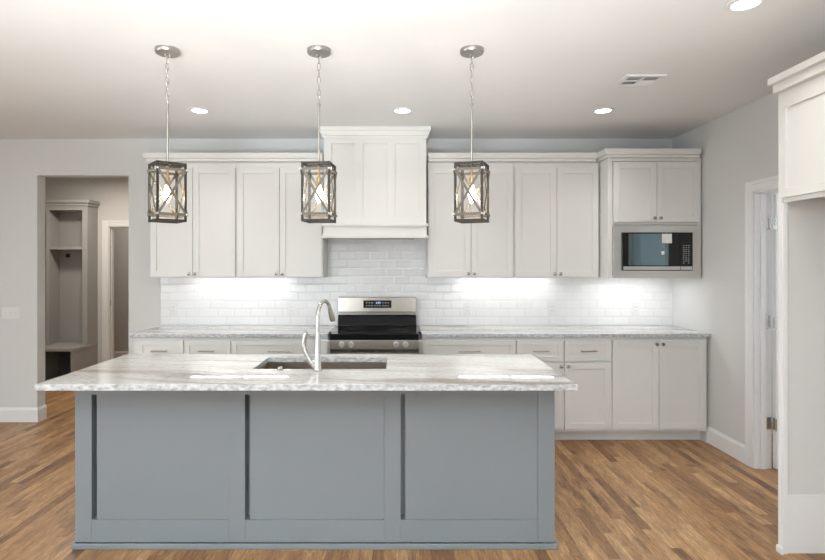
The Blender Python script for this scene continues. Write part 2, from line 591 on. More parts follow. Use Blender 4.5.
def obj(name, mb, m, parent=None, bevel=0.0, local=False, angle=35):
    """link a mesh builder as ONE object; world coordinates unless local=True."""
    vs = mb.v
    if parent is not None and not local:
        d = off_of(parent)
        vs = [p - d for p in vs]
        loc = None
    elif parent is None:
        xs = [p.x for p in vs]
        ys = [p.y for p in vs]
        zs = [p.z for p in vs]
        loc = Vector(((min(xs) + max(xs)) / 2, (min(ys) + max(ys)) / 2, min(zs)))
        vs = [p - loc for p in vs]
    else:
        loc = None
    me = bpy.data.meshes.new(name)
    me.from_pydata([tuple(p) for p in vs], [], mb.f)
    bm = bmesh.new()
    bm.from_mesh(me)
    bmesh.ops.recalc_face_normals(bm, faces=bm.faces)
    bm.to_mesh(me)
    bm.free()
    for i, p in enumerate(me.polygons):
        p.use_smooth = mb.s[i] if i < len(mb.s) else False
    if any(mb.s):
        try:
            me.set_sharp_from_angle(angle=math.radians(angle))
        except Exception:
            pass
    me.materials.append(M[m] if isinstance(m, str) else m)
    o = bpy.data.objects.new(name, me)
    COL.objects.link(o)
    if parent is not None:
        o.parent = parent
    if loc is not None:
        o.location = loc
    if bevel:
        b = o.modifiers.new('bevel', 'BEVEL')
        b.width = bevel
        b.segments = 2
        b.limit_method = 'ANGLE'
        b.angle_limit = math.radians(50)
    return o


def tag(o, label, cat, group=None):
    o['label'] = label
    o['category'] = cat
    if group:
        o['group'] = group
    return o


def struct(name, mb, m, parent=None, bevel=0.0):
    o = obj(name, mb, m, parent, bevel)
    o['kind'] = 'structure'
    return o


def thing(name, label, cat, loc, group=None, rz=0.0):
    o = bpy.data.objects.new(name, None)
    o.empty_display_size = 0.1
    COL.objects.link(o)
    o.location = loc
    o.rotation_euler = (0, 0, rz)
    return tag(o, label, cat, group)


def copy_tree(root, loc, rz=None):
    r = root.copy()
    COL.objects.link(r)
    r.location = loc
    if rz is not None:
        r.rotation_euler = (0, 0, rz)

    def rec(src, dst):
        for ch in list(src.children):
            c = ch.copy()
            COL.objects.link(c)
            c.parent = dst
            rec(ch, c)
    rec(root, r)
    return r


def grid_wall(mb, axis, t0, t1, a0, a1, z0, z1, holes):
    """wall slab with rectangular holes [(a,b,zlo,zhi)], axis 'x' runs along x (thickness t in y), 'y' runs along y (thickness t in x)."""
    cuts = sorted({a0, a1, *[h[0] for h in holes], *[h[1] for h in holes]})
    for p, q in zip(cuts[:-1], cuts[1:]):
        mid = (p + q) / 2
        hs = sorted([h for h in holes if h[0] <= mid <= h[1]], key=lambda h: h[2])
        z = z0
        spans = []
        for h in hs:
            if h[2] > z:
                spans.append((z, h[2]))
            z = h[3]
        if z < z1:
            spans.append((z, z1))
        for (lo, hi) in spans:
            if axis == 'x':
                mb.box(p, q, t0, t1, lo, hi)
            else:
                mb.box(t0, t1, p, q, lo, hi)
    return mb


# ------------------------------------------------------------------ structure
MUD_X0, MUD_X1, MUD_Y1 = -5.0, -2.35, 7.18
HALL_Y1 = 8.45
PAN_X1, PAN_Y0, PAN_Y1 = 4.6, 2.2, 4.6
EPS = 0.0005
struct('floor', MB().box(LEFT_X - 0.12, PAN_X1 + 0.12, REAR_Y - 0.12, HALL_Y1 + 0.12, -0.06, 0.0), 'floor')
struct('ceiling', MB().box(LEFT_X - 0.12, PAN_X1 + 0.12, REAR_Y - 0.12, HALL_Y1 + 0.12, CEIL, CEIL + 0.1), 'ceiling')
DW = (-3.402, -2.535, 0.0, 2.336)
struct('wall_back', grid_wall(MB(), 'x', BACK_Y, BACK_Y + WT, LEFT_X, PAN_X1, 0, CEIL, [DW]), 'wall')
D_Y0, D_Y1, D_TOP = 3.13, 3.949, 2.02
struct('wall_right', grid_wall(MB(), 'y', RIGHT_X, RIGHT_X + WT, REAR_Y, BACK_Y, 0, CEIL, [(D_Y0, D_Y1, 0, D_TOP)]), 'wall')
WZ0, WZ1 = 0.4, 2.1
struct('wall_left', grid_wall(MB(), 'y', LEFT_X - WT, LEFT_X, REAR_Y, BACK_Y + WT, 0, CEIL, [(a, b, WZ0, WZ1) for a, b in LEFT_WIN]), 'wall')
struct('wall_rear', grid_wall(MB(), 'x', REAR_Y - WT, REAR_Y, LEFT_X - WT, RIGHT_X + WT, 0, CEIL, [(a, b, WZ0, WZ1) for a, b in REAR_WIN]), 'wall')
# mud room and the hall beyond it
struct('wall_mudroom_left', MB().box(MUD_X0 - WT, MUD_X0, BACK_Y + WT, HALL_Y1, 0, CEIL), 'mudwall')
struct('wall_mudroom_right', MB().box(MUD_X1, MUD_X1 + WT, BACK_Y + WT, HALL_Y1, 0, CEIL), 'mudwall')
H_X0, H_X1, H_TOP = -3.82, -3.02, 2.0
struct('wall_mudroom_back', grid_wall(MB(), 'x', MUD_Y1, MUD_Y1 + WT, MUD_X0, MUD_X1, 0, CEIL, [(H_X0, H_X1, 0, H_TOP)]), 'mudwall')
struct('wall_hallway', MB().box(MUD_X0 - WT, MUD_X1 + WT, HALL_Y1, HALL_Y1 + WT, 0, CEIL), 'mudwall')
# pantry beyond the right wall
struct('wall_pantry_far', grid_wall(MB(), 'y', PAN_X1, PAN_X1 + WT, PAN_Y0, BACK_Y, 0, CEIL, [(2.65, 4.05, 0.6, 2.3)]), 'wall')
struct('wall_pantry_front', MB().box(RIGHT_X + WT, PAN_X1 + WT, PAN_Y0 - WT, PAN_Y0, 0, CEIL), 'wall')


def window(n, axis, t, a, b, z0, z1):
    """frame and pane in a wall opening; axis as in grid_wall, t = middle of the wall."""
    f, g = MB(), MB()

    def bx(mb, p, q, lo, hi, th):
        if axis == 'x':
            mb.box(p, q, t - th, t + th, lo, hi)
        else:
            mb.box(t - th, t + th, p, q, lo, hi)
    fw = 0.05
    e = 0.001
    bx(f, a + e, a + fw, z0 + e, z1 - e, 0.03)
    bx(f, b - fw, b - e, z0 + e, z1 - e, 0.03)
    bx(f, a + fw, b - fw, z0 + e, z0 + fw, 0.03)
    bx(f, a + fw, b - fw, z1 - fw, z1 - e, 0.03)
    zm = (z0 + z1) / 2
    bx(f, a + fw, b - fw, zm - 0.02, zm + 0.02, 0.025)
    bx(g, a + fw, b - fw, z0 + fw, z1 - fw, 0.003)
    o = struct('window_%d' % n, f, 'trim')
    p = obj('pane', g, 'win_glass', o)


k = 1
for (a, b) in REAR_WIN:
    window(k, 'x', REAR_Y - 0.085, a, b, WZ0, WZ1)
    k += 1
for (a, b) in LEFT_WIN:
    window(k, 'y', LEFT_X - 0.085, a, b, WZ0, WZ1)
    k += 1
window(k, 'y', PAN_X1 + 0.08, 2.65, 4.05, 0.6, 2.3)

# baseboards: (y/x outline, height) with an eased top
BH, BT = 0.135, 0.016
PROF = lambda s: [(0, 0.0), (s * BT, 0.0), (s * BT, BH - 0.022), (s * BT * 0.55, BH - 0.006), (s * BT * 0.4, BH), (0, BH)]


def base_x(mb, x0, x1, y, s):       # board along x, sticking out to s (-1 = towards the camera)
    mb.prism([(y + p[0], p[1]) for p in PROF(s)], 0, x0, x1)


def base_y(mb, y0, y1, x, s):
    mb.prism([(x + p[0], p[1]) for p in PROF(s)], 1, y0, y1)


mb = MB()
base_x(mb, LEFT_X + BT, DW[0] + BT, BACK_Y, -1)
base_y(mb, BACK_Y, BACK_Y + WT, DW[0], 1)
struct('baseboard_back', mb, 'trim')
mb = MB()
base_x(mb, DW[1] - BT, -2.20, BACK_Y, -1)
base_y(mb, BACK_Y, BACK_Y + WT, DW[1], -1)
struct('baseboard_back_doorway', mb, 'trim')
mb = MB()
base_y(mb, D_Y1 + 0.078, 4.517, RIGHT_X, -1)
base_y(mb, 2.812, D_Y0 - 0.078, RIGHT_X, -1)
base_y(mb, REAR_Y, 1.76, RIGHT_X, -1)
struct('baseboard_right', mb, 'trim')
mb = MB()
base_y(mb, REAR_Y, BACK_Y, LEFT_X, 1)
struct('baseboard_left', mb, 'trim')
mb = MB()
base_x(mb, MUD_X0, MUD_X1, HALL_Y1, -1)
struct('baseboard_hallway', mb, 'trim')
mb = MB()
base_y(mb, BACK_Y + WT, MUD_Y1, MUD_X1, -1)
struct('baseboard_mudroom', mb, 'trim')

# door casing on the right wall (kitchen side) + jamb
def casing_prof(s):                  # across the casing width w: stepped colonial profile (distance from opening, thickness)
    return [(0.0, 0.0), (0.0, 0.010), (0.012, 0.012), (0.050, 0.015), (0.056, 0.019), (0.077, 0.019), (0.077, 0.0)]


mb = MB()
pts = casing_prof(1)
CY0, CY1 = D_Y0, D_Y1
mb.prism([(RIGHT_X - t, CY1 + d) for d, t in pts], 2, 0, D_TOP + 0.077)
mb.prism([(RIGHT_X - t, CY0 - d) for d, t in pts], 2, 0, D_TOP + 0.077)
mb.prism([(RIGHT_X - t, D_TOP + d) for d, t in pts], 1, CY0, CY1)
struct('trim_1', mb, 'trim')
mb = MB()                            # jamb lining with a stop
JT = 0.012
mb.box(RIGHT_X - 0.002, RIGHT_X + WT, CY1 - JT, CY1, 0, D_TOP)
mb.box(RIGHT_X - 0.002, RIGHT_X + WT, CY0, CY0 + JT, 0, D_TOP)
mb.box(RIGHT_X - 0.002, RIGHT_X + WT, CY0 + JT, CY1 - JT, D_TOP - JT, D_TOP)
mb.box(RIGHT_X + 0.035, RIGHT_X + 0.075, CY1 - JT - 0.010, CY1 - JT, 0, D_TOP - JT)
mb.box(RIGHT_X + 0.035, RIGHT_X + 0.075, CY0 + JT, CY0 + JT + 0.010, 0, D_TOP - JT)
struct('trim_2', mb, 'trim', bevel=0.0015)

# casing of the hallway door in the mud room's back wall + jamb
mb = MB()
mb.prism([(H_X0 - d, MUD_Y1 - t) for d, t in pts], 2, 0, H_TOP + 0.077)
mb.prism([(H_X1 + d, MUD_Y1 - t) for d, t in pts], 2, 0, H_TOP + 0.077)
mb.prism([(MUD_Y1 - t, H_TOP + d) for d, t in pts], 0, H_X0, H_X1)
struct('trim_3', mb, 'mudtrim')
mb = MB()
mb.box(H_X0, H_X0 + JT, MUD_Y1, MUD_Y1 + WT, 0, H_TOP)
mb.box(H_X1 - JT, H_X1, MUD_Y1, MUD_Y1 + WT, 0, H_TOP)
mb.box(H_X0 + JT, H_X1 - JT, MUD_Y1, MUD_Y1 + WT, H_TOP - JT, H_TOP)
mb.box(H_X0 + JT, H_X0 + JT + 0.01, MUD_Y1 + 0.045, MUD_Y1 + 0.085, 0, H_TOP - JT)
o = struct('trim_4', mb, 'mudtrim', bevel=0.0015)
obj('strike_plate', MB().box(H_X0 + JT, H_X0 + JT + 0.002, MUD_Y1 + 0.012, MUD_Y1 + 0.04, 0.95, 1.02), 'nickel', o)

# pantry door, hinged on the far jamb and opened into the pantry
HX = RIGHT_X + WT + 0.006
door_y1 = CY1 - JT - 0.004
d = struct('door_1', MB().box(HX, HX + 0.76, door_y1 - 0.036, door_y1, 0.012, D_TOP - 0.02), 'trim', bevel=0.002)
for z in (0.332, 1.071, 1.79):
    hb = MB()
    hb.box(RIGHT_X + 0.080, RIGHT_X + WT - 0.001, CY1 - JT - 0.003, CY1 - JT - 0.0005, z - 0.045, z + 0.045)
    hb.tube([(HX - 0.003, CY1 - JT - 0.043, z - 0.045), (HX - 0.003, CY1 - JT - 0.043, z + 0.045)], 0.006, 10)
    hb.box(HX - 0.0025, HX - 0.0005, door_y1 - 0.036, door_y1 - 0.004, z - 0.045, z + 0.045)
    obj('hinge', hb, 'chrome', d)
hm = MB()
hm.lathe([(0.026, 0), (0.026, 0.006), (0.010, 0.010), (0.010, 0.035), (0.026, 0.045), (0.028, 0.06), (0.018, 0.07)], (HX + 0.70, door_y1 - 0.036, 0.95), 'y', 20)
obj('door_knob', hm, 'nickel', d)

# ------------------------------------------------------------------ backsplash
bs = MB()
TB = BACK_Y - 0.009
bs.box(-2.228, RIGHT_X - 0.001, TB, BACK_Y - EPS, 0.9145, 1.374)
bs.box(-0.648, 0.283, TB, BACK_Y - EPS, 1.374, 1.76)
tag(obj('backsplash', bs, 'tile'), 'glossy white subway tile backsplash behind the counters and range', 'backsplash')


# ------------------------------------------------------------------ cabinets
def shaker(parent, x0, x1, z0, z1, yf, name='door', fr=0.052, th=0.020, mat='cabinet', ax=None):
    """shaker front with its face at y = yf, looking to -y."""
    g = 0.002
    x0 += g
    x1 -= g
    z0 += g
    z1 -= g
    f = MB()
    f.box(x0, x0 + fr, yf, yf + th, z0, z1)
    f.box(x1 - fr, x1, yf, yf + th, z0, z1)
    f.box(x0 + fr, x1 - fr, yf, yf + th, z0, z0 + fr)
    f.box(x0 + fr, x1 - fr, yf, yf + th, z1 - fr, z1)
    o = obj(name, f, mat, parent, bevel=0.0012)
    obj('recessed_panel', MB().box(x0 + fr, x1 - fr, yf + 0.011, yf + th - 0.001, z0 + fr, z1 - fr), mat, o)
    return o


def knob(door, x, z, yf):
    m = MB()
    m.lathe([(0.007, -0.0), (0.0055, 0.004), (0.0055, 0.012), (0.012, 0.017), (0.0145, 0.022), (0.0125, 0.027), (0.005, 0.030)], (x, yf, z), 'y', 16)
    obj('knob', m, 'dark_chrome', door)


def pull(front, x, z, yf, half=0.064):
    m = MB()
    m.tube([(x - half - 0.012, yf - 0.030, z), (x + half + 0.012, yf - 0.030, z)], 0.0055, 10)
    m.tube([(x - half, yf, z), (x - half, yf - 0.030, z)], 0.0045, 8)
    m.tube([(x + half, yf, z), (x + half, yf - 0.030, z)], 0.0045, 8)
    obj('pull', m, 'nickel', front)


UP_Y = 4.79          # door face of the wall cabinets
UZ0, UZ1 = 1.374, 2.40


def upper_cabinet(x0, x1, label):
    t = thing('wall_cabinet', label, 'cabinet', ((x0 + x1) / 2, BACK_Y, UZ0), 'white double-door wall cabinets')
    c = MB().box(x0 + EPS, x1 - EPS, UP_Y + 0.0205, BACK_Y - EPS, UZ0 + 0.020, UZ1)
    c.box(x0 + EPS, x1 - EPS, UP_Y + 0.0205, UP_Y + 0.040, UZ0, UZ0 + 0.0195)
    c.box(x0 + EPS, x0 + 0.016, UP_Y + 0.0405, BACK_Y - 0.010, UZ0, UZ0 + 0.0195)
    c.box(x1 - 0.016, x1 - EPS, UP_Y + 0.0405, BACK_Y - 0.010, UZ0, UZ0 + 0.0195)
    obj('carcass', c, 'cabinet', t, bevel=0.001)
    xm = (x0 + x1) / 2
    e = 0.008
    dl = shaker(t, x0 + e, xm, UZ0 + 0.006, 2.352, UP_Y)
    dr = shaker(t, xm, x1 - e, UZ0 + 0.006, 2.352, UP_Y)
    knob(dl, xm - 0.027, UZ0 + 0.034, UP_Y)
    knob(dr, xm + 0.027, UZ0 + 0.034, UP_Y)
    return t


UX = [-2.190, -1.419, -0.648]
UXR = [0.283, 1.049, 1.812]
upper_cabinet(UX[0], UX[1], 'white wall cabinet with two doors at the left end beside the doorway')
upper_cabinet(UX[1], UX[2], 'white wall cabinet with two doors directly left of the range hood')
upper_cabinet(UXR[0], UXR[1], 'white wall cabinet with two doors directly right of the range hood')
upper_cabinet(UXR[1], UXR[2] - 0.006, 'white wall cabinet with two doors next to the microwave cabinet')
CZ0, CZ1, CZ2 = 2.402, 2.428, 2.474    # crown: stepped


def crown_run(segs):
    """segs: boxes (x0,x1,yfront,yback) of the lower tier; upper tier sticks out 2 cm more on flagged sides."""
    m = MB()
    for (x0, x1, yf, l, r) in segs:
        m.box(x0 - (0.018 if l else 0), x1 + (0.018 if r else 0), yf - 0.018, BACK_Y - EPS, CZ0, CZ1)
        m.box(x0 - (0.040 if l else 0), x1 + (0.040 if r else 0), yf - 0.040, BACK_Y - EPS, CZ1, CZ2)
    return m


tag(obj('crown_moulding', crown_run([(UX[0], UX[2] - 0.001, UP_Y, True, False)]), 'cabinet', bevel=0.002),
    'white stepped crown moulding on top of the wall cabinets left of the hood', 'crown moulding')
MW_Y = 4.62
MX0, MX1 = 1.812, 2.612
tag(obj('crown_moulding', crown_run([(UXR[0] + 0.001, UXR[2] - 0.0405, UP_Y, False, False), (MX0, MX1 - 0.02, MW_Y, True, False)]), 'cabinet', bevel=0.002),
    'white stepped crown moulding right of the hood, jutting forward over the microwave cabinet', 'crown moulding')

# microwave cabinet
t = thing('microwave_cabinet', 'deeper white wall cabinet holding the built-in microwave, short doors on top', 'cabinet', ((MX0 + MX1) / 2, BACK_Y, UZ0))
c = MB()
SW = 0.020
MWZ0, MWZ1 = 1.392, 1.826
c.box(MX0 + EPS, MX0 + SW, MW_Y + 0.0205, BACK_Y - 0.02, UZ0, UZ1)
c.box(MX1 - SW, MX1, MW_Y + 0.0205, BACK_Y - 0.02, UZ0, UZ1)
c.box(MX0 + SW, MX1 - SW, MW_Y + 0.0205, BACK_Y - 0.02, UZ0 + 0.008, MWZ0 - 0.002)
c.box(MX0 + SW, MX1 - SW, MW_Y + 0.0205, BACK_Y - 0.02, MWZ1 + 0.004, UZ1)
c.box(MX0 + EPS, MX1, BACK_Y - 0.02, BACK_Y - 0.010, UZ0, UZ1)
obj('carcass', c, 'cabinet', t, bevel=0.001)
f = MB()
f.box(MX0 + EPS, MX0 + 0.040, MW_Y, MW_Y + 0.020, UZ0, UZ1)
f.box(MX1 - 0.034, MX1, MW_Y, MW_Y + 0.020, UZ0 + 0.45, UZ1)
f.box(MX0 + 0.040, MX1 - 0.034, MW_Y, MW_Y + 0.020, MWZ1 + 0.006, 1.846)
f.box(MX0 + 0.040, MX1 - 0.034, MW_Y, MW_Y + 0.020, 2.372, UZ1)
f.box(MX0 + 0.040, MX1 - 0.008, MW_Y, MW_Y + 0.020, UZ0, UZ0 + 0.012)
obj('face_frame', f, 'cabinet', t, bevel=0.001)
xa, xb = MX0 + 0.042, MX1 - 0.020
xm = (xa + xb) / 2
YD = MW_Y - 0.019
dl = shaker(t, xa, xm, 1.850, 2.366, YD, th=0.0185)
dr = shaker(t, xm, xb, 1.850, 2.366, YD, th=0.0185)
knob(dl, xm - 0.026, 1.885, YD)
knob(dr, xm + 0.026, 1.885, YD)

# microwave
mx0, mx1 = MX0 + 0.042, MX1 - 0.002
mf = MW_Y - 0.010
t = thing('microwave', 'built-in stainless framed black microwave in the wall cabinet', 'microwave', ((mx0 + mx1) / 2, mf, MWZ0))
bxm = MB().box(mx0 + 0.03, mx1 - 0.04, MW_Y + 0.012, BACK_Y - 0.08, MWZ0 + 0.004, MWZ1 - 0.012)
obj('housing', bxm, 'black', t)
dx0, dx1, dz0, dz1 = mx0 + 0.070, mx1 - 0.082, 1.438, 1.764
fr = MB()
fr.box(mx0, dx0, mf, mf + 0.010 - EPS, MWZ0 - 0.014, MWZ1)
fr.box(dx1, mx1 - 0.004, mf, mf + 0.010 - EPS, MWZ0 - 0.014, MWZ1)
fr.box(dx0, dx1, mf, mf + 0.010 - EPS, MWZ0 - 0.014, dz0)
fr.box(dx0, dx1, mf, mf + 0.010 - EPS, dz1, MWZ1)
obj('trim_frame', fr, 'steel_h', t, bevel=0.001)
cpx = dx1 - 0.110
dm = MB()
dm.box(dx0 + 0.001, cpx - 0.001, mf - 0.012, mf + 0.012, dz0 + 0.001, dz1 - 0.001)
door = obj('door', dm, 'black_glass', t, bevel=0.0015)
obj('door_window', MB().box(dx0 + 0.055, dx0 + 0.40, mf - 0.0135, mf - 0.0122, dz0 + 0.045, dz1 - 0.012), 'mw_glass', door)
obj('handle_strip', MB().box(dx0 + 0.012, cpx - 0.003, mf - 0.026, mf - 0.0125, dz0 + 0.006, dz0 + 0.036), 'steel_h', door, bevel=0.002)
obj('sticker', MB().box(dx0 + 0.340, dx0 + 0.424, mf - 0.0147, mf - 0.0137, dz1 - 0.092, dz1 - 0.012), 'sticker', door)
obj('sticker', MB().box(dx0 + 0.334, dx0 + 0.360, mf - 0.0147, mf - 0.0137, dz1 - 0.190, dz1 - 0.160), 'sticker', door)
cp = obj('control_panel', MB().box(cpx + 0.001, dx1 - 0.001, mf - 0.012, mf + 0.012, dz0 + 0.001, dz1 - 0.001), 'black_glass', t, bevel=0.0015)
obj('latch_button', MB().box(cpx + 0.005, dx1 - 0.010, mf - 0.022, mf - 0.0125, dz0 + 0.006, dz0 + 0.036), 'steel_h', cp, bevel=0.002)
lg = MB()
for r in range(10):
    for cc in range(3):
        if r == 9 and cc == 1:
            continue
        zc = dz1 - 0.112 - r * 0.0165
        xc = cpx + 0.032 + cc * 0.0215
        wv = 0.0065 if (r * 3 + cc) % 4 else 0.0045
        lg.box(xc - wv, xc + wv, mf - 0.0128, mf - 0.0121, zc - 0.0018, zc + 0.0018)
obj('keypad', lg, 'legend', cp)

# base cabinets
BF = 4.520           # face frame plane
BD = BF - 0.020      # door / drawer face
TOE = 0.092
BTOP = 0.884


def base_cabinet(x0, x1, kind, label, group='white base cabinets along the back wall', lstile=0.0, rstile=0.0):
    t = thing('base_cabinet', label, 'cabinet', ((x0 + x1) / 2, BF, 0), group)
    obj('carcass', MB().box(x0 + EPS, x1 - EPS, BF, BACK_Y - 0.010, TOE, BTOP - EPS), 'cabinet', t, bevel=0.001)
    obj('toe_kick', MB().box(x0 + EPS, x1 - EPS, BF + 0.075, BF + 0.090, 0.0, TOE - EPS), 'cabinet', t)
    a, b = x0 + 0.004 + lstile, x1 - 0.004 - rstile
    m = (a + b) / 2
    dzb, dzt, zs = TOE + 0.022, 0.858, 0.672
    if kind == 'doors':
        l = shaker(t, a, m, dzb, dzt, BD)
        r = shaker(t, m, b, dzb, dzt, BD)
        knob(l, m - 0.026, dzt - 0.030, BD)
        knob(r, m + 0.026, dzt - 0.030, BD)
    elif kind == 'drawers_doors':
        for (p, q, s) in ((a, m - 0.003, 1), (m + 0.003, b, -1)):
            f = shaker(t, p, q, zs + 0.012, dzt, BD, 'drawer', 0.040)
            pull(f, (p + q) / 2, (zs + 0.012 + dzt) / 2, BD, 0.055)
            d = shaker(t, p, q, dzb, zs, BD)
            knob(d, (q - 0.026) if s > 0 else (p + 0.026), zs - 0.030, BD)
    else:
        zz = [(zs + 0.012, dzt), (0.402, zs), (dzb, 0.390)]
        for lo, hi in zz:
            f = shaker(t, a, b, lo, hi, BD, 'drawer', 0.040 if hi == dzt else 0.052)
            pull(f, (a + b) / 2, (lo + hi) / 2, BD, 0.080)
    return t


base_cabinet(-2.190, -1.377, 'drawers_doors', 'white base cabinet at the left end of the back counter with two narrow drawers', lstile=0.030)
base_cabinet(-1.377, -0.566, 'drawers', 'white base cabinet of wide drawers directly left of the range')
base_cabinet(0.214, 1.0025, 'drawers', 'white base cabinet of wide drawers directly right of the range')
base_cabinet(1.0025, 1.799, 'drawers_doors', 'white base cabinet with two narrow drawers over doors, behind the island corner')
cab = base_cabinet(1.799, 2.602, 'doors', 'white base cabinet with two full-height doors and no drawers against the right wall', rstile=0.016)
obj('filler', MB().box(2.590, 2.6025, BF + EPS - 0.006, BF + 0.09, 0, TOE - EPS), 'cabinet', cab)

# back counters
def counter(name, x0, x1, label):
    o = obj(name, MB().box(x0, x1, 4.484, BACK_Y - 0.010, 0.884, 0.914), 'stone', bevel=0.004)
    return tag(o, label, 'countertop', 'stone counters along the back wall')


counter('countertop', -2.214, -0.566, 'streaked grey stone counter along the back wall left of the range')
counter('countertop', 0.214, RIGHT_X - 0.002, 'streaked grey stone counter along the back wall right of the range')

# ------------------------------------------------------------------ range
RX0, RX1 = -0.563, 0.211
RC = (RX0 + RX1) / 2
RF = 4.405
t = thing('kitchen_range', 'stainless steel electric range with black glass cooktop between base cabinets', 'range', (RC, RF, 0))
obj('body', MB().box(RX0 + 0.004, RX1 - 0.004, RF + 0.045, BACK_Y - 0.03, 0.02, 0.872), 'steel', t, bevel=0.002)
for sx in (RX0 + 0.06, RX1 - 0.06):
    for sy in (RF + 0.10, BACK_Y - 0.10):
        obj('foot', MB().lathe([(0.018, 0), (0.018, 0.006), (0.010, 0.008), (0.010, 0.0198)], (sx, sy, 0), 'z', 14), 'black', t)
ct = MB()
ct.box(RX0 + 0.025, RX1 - 0.025, RF, BACK_Y - 0.12, 0.8725, 0.925)
ct.box(RX0 + 0.001, RX1 - 0.001, RF + 0.10, BACK_Y - 0.12, 0.915, 0.927)
cook = obj('cooktop', ct, 'black_glass', t, bevel=0.004)
for (bx_, by_, br) in ((-0.19, 4.60, 0.11), (0.19, 4.60, 0.09), (-0.19, 4.86, 0.075), (0.19, 4.86, 0.11)):
    rg = MB()
    rg.tube([(RC + bx_ + br * math.cos(i * PI / 20), by_ + br * math.sin(i * PI / 20), 0.9274) for i in range(40)], 0.0012, 6, True)
    obj('burner_ring', rg, 'burner_mark', cook)
cpn = obj('control_panel', MB().box(RX0 + 0.025, RX1 - 0.025, RF + 0.004, RF + 0.044, 0.797, 0.872), 'steel_warm', t, bevel=0.003)
for kx in (-0.266, -0.190, 0.177, 0.254):
    kb = MB()
    kb.lathe([(0.025, 0), (0.025, 0.005), (0.021, 0.008), (0.020, 0.030), (0.018, 0.033)], (RC + kx, RF + 0.004, 0.836), 'y', 24)
    kb.box(RC + kx - 0.005, RC + kx + 0.005, RF - 0.042, RF - 0.026, 0.836 - 0.021, 0.836 + 0.021)
    obj('knob', kb, 'knob_metal', cpn)
for (a, b) in ((RX0 - 0.0, RX0 + 0.024), (RX1 - 0.024, RX1 + 0.0)):
    obj('side_trim', MB().box(a, b, RF - 0.012, RF + 0.044, 0.50, 0.868), 'steel_h', t, bevel=0.002)
od = MB()
od.box(RX0 + 0.025, RX1 - 0.025, RF + 0.002, RF + 0.044, 0.235, 0.768)
od = obj('oven_door', od, 'steel', t, bevel=0.003)
obj('oven_window', MB().box(RX0 + 0.10, RX1 - 0.10, RF - 0.0005, RF + 0.0015, 0.33, 0.64), 'black_glass', od)
hb = MB()
hb.tube([(RX0 + 0.03, RF - 0.048, 0.725), (RX1 - 0.03, RF - 0.048, 0.725)], 0.013, 14)
for hx in (RX0 + 0.07, RX1 - 0.07):
    hb.tube([(hx, RF + 0.001, 0.725), (hx, RF - 0.048, 0.725)], 0.009, 10)
obj('door_handle', hb, 'steel_h', od)
vs = MB()
vs.box(RX0 + 0.025, RX1 - 0.025, RF + 0.012, RF + 0.044, 0.770, 0.795)
vent = obj('vent_strip', vs, 'steel', t)
for (a, b) in ((-0.19, -0.16), (-0.13, 0.0), (0.03, 0.17), (0.20, 0.23)):
    obj('vent_slot', MB().box(RC + a, RC + b, RF + 0.0112, RF + 0.0118, 0.779, 0.787), 'black', vent)
dw = obj('storage_drawer', MB().box(RX0 + 0.025, RX1 - 0.025, RF + 0.002, RF + 0.044, 0.07, 0.228), 'steel', t, bevel=0.003)
# backguard
gy = BACK_Y - 0.105
bgx0, bgx1 = RC - 0.362, RC + 0.362
bk = MB()
bk.prism([(gy + 0.012, 1.046), (gy + 0.008, 1.052), (gy + 0.012, 1.183), (gy + 0.018, 1.187), (gy + 0.085, 1.187), (gy + 0.085, 1.046)], 0, bgx0, bgx1)
bkg = obj('backguard', bk, 'steel', t, bevel=0.002)
bl = MB()
bl.prism([(gy - 0.012, 0.9275), (gy + 0.020, 1.006), (gy + 0.020, 1.022), (gy + 0.085, 1.022), (gy + 0.085, 0.9275)], 0, bgx0 - 0.002, bgx1 + 0.002)
obj('backguard_base', bl, 'black_enamel', t, bevel=0.002)
obj('backguard_channel', MB().box(bgx0 + 0.006, bgx1 - 0.002, gy + 0.016, gy + 0.085, 1.022, 1.0455), 'steel', t)
# slanted display glass
sl = Vector((0, 0.004, 0.131)).normalized()
nr = Vector((0, -0.131, 0.004)).normalized()
dc = Vector((RC + 0.003, gy + 0.008, 1.052)) + sl * 0.070 + nr * 0.0006
dg = MB().obox(dc, (1, 0, 0), sl, nr, 0.131, 0.035, 0.0005)
disp = obj('display_glass', dg, 'black_glass', bkg)
for r in (0, 1):
    lg = MB()
    for cc, xx in enumerate((-0.100, -0.076, -0.052, -0.022, 0.0, 0.022, 0.052, 0.076, 0.100)):
        if r == 0 and cc in (3, 4, 5):
            continue
        hw = 0.0065 if cc in (2, 7) else 0.0045
        q = dc + Vector((xx, 0, 0)) + sl * (0.012 - r * 0.026) + nr * 0.0008
        lg.obox(q, (1, 0, 0), sl, nr, hw, 0.0032, 0.0003)
    obj('touch_keys', lg, 'legend', disp)
SEG = {'1': 'bc', '2': 'abged', '0': 'abcdef', '3': 'abgcd'}
dgm = MB()
xx = -0.014
for ch in ('1', '2', ':', '0', '3'):
    ctr = dc + Vector((xx, 0, 0)) + sl * 0.012 + nr * 0.0008
    if ch == ':':
        for s_ in (-0.004, 0.004):
            dgm.obox(ctr + sl * s_, (1, 0, 0), sl, nr, 0.001, 0.001, 0.0003)
        xx += 0.006
        continue
    W2, H2, T2 = 0.0034, 0.0072, 0.0009
    pos = {'a': (0, H2, 1), 'g': (0, 0, 1), 'd': (0, -H2, 1), 'f': (-W2, H2 / 2, 0), 'b': (W2, H2 / 2, 0), 'e': (-W2, -H2 / 2, 0), 'c': (W2, -H2 / 2, 0)}
    for s_ in SEG[ch]:
        px, pz, hor = pos[s_]
        dgm.obox(ctr + Vector((px, 0, 0)) + sl * pz, (1, 0, 0), sl, nr, W2 if hor else T2, T2 if hor else H2 / 2, 0.0003)
    xx += 0.0105
obj('clock_digits', dgm, 'digits', disp)

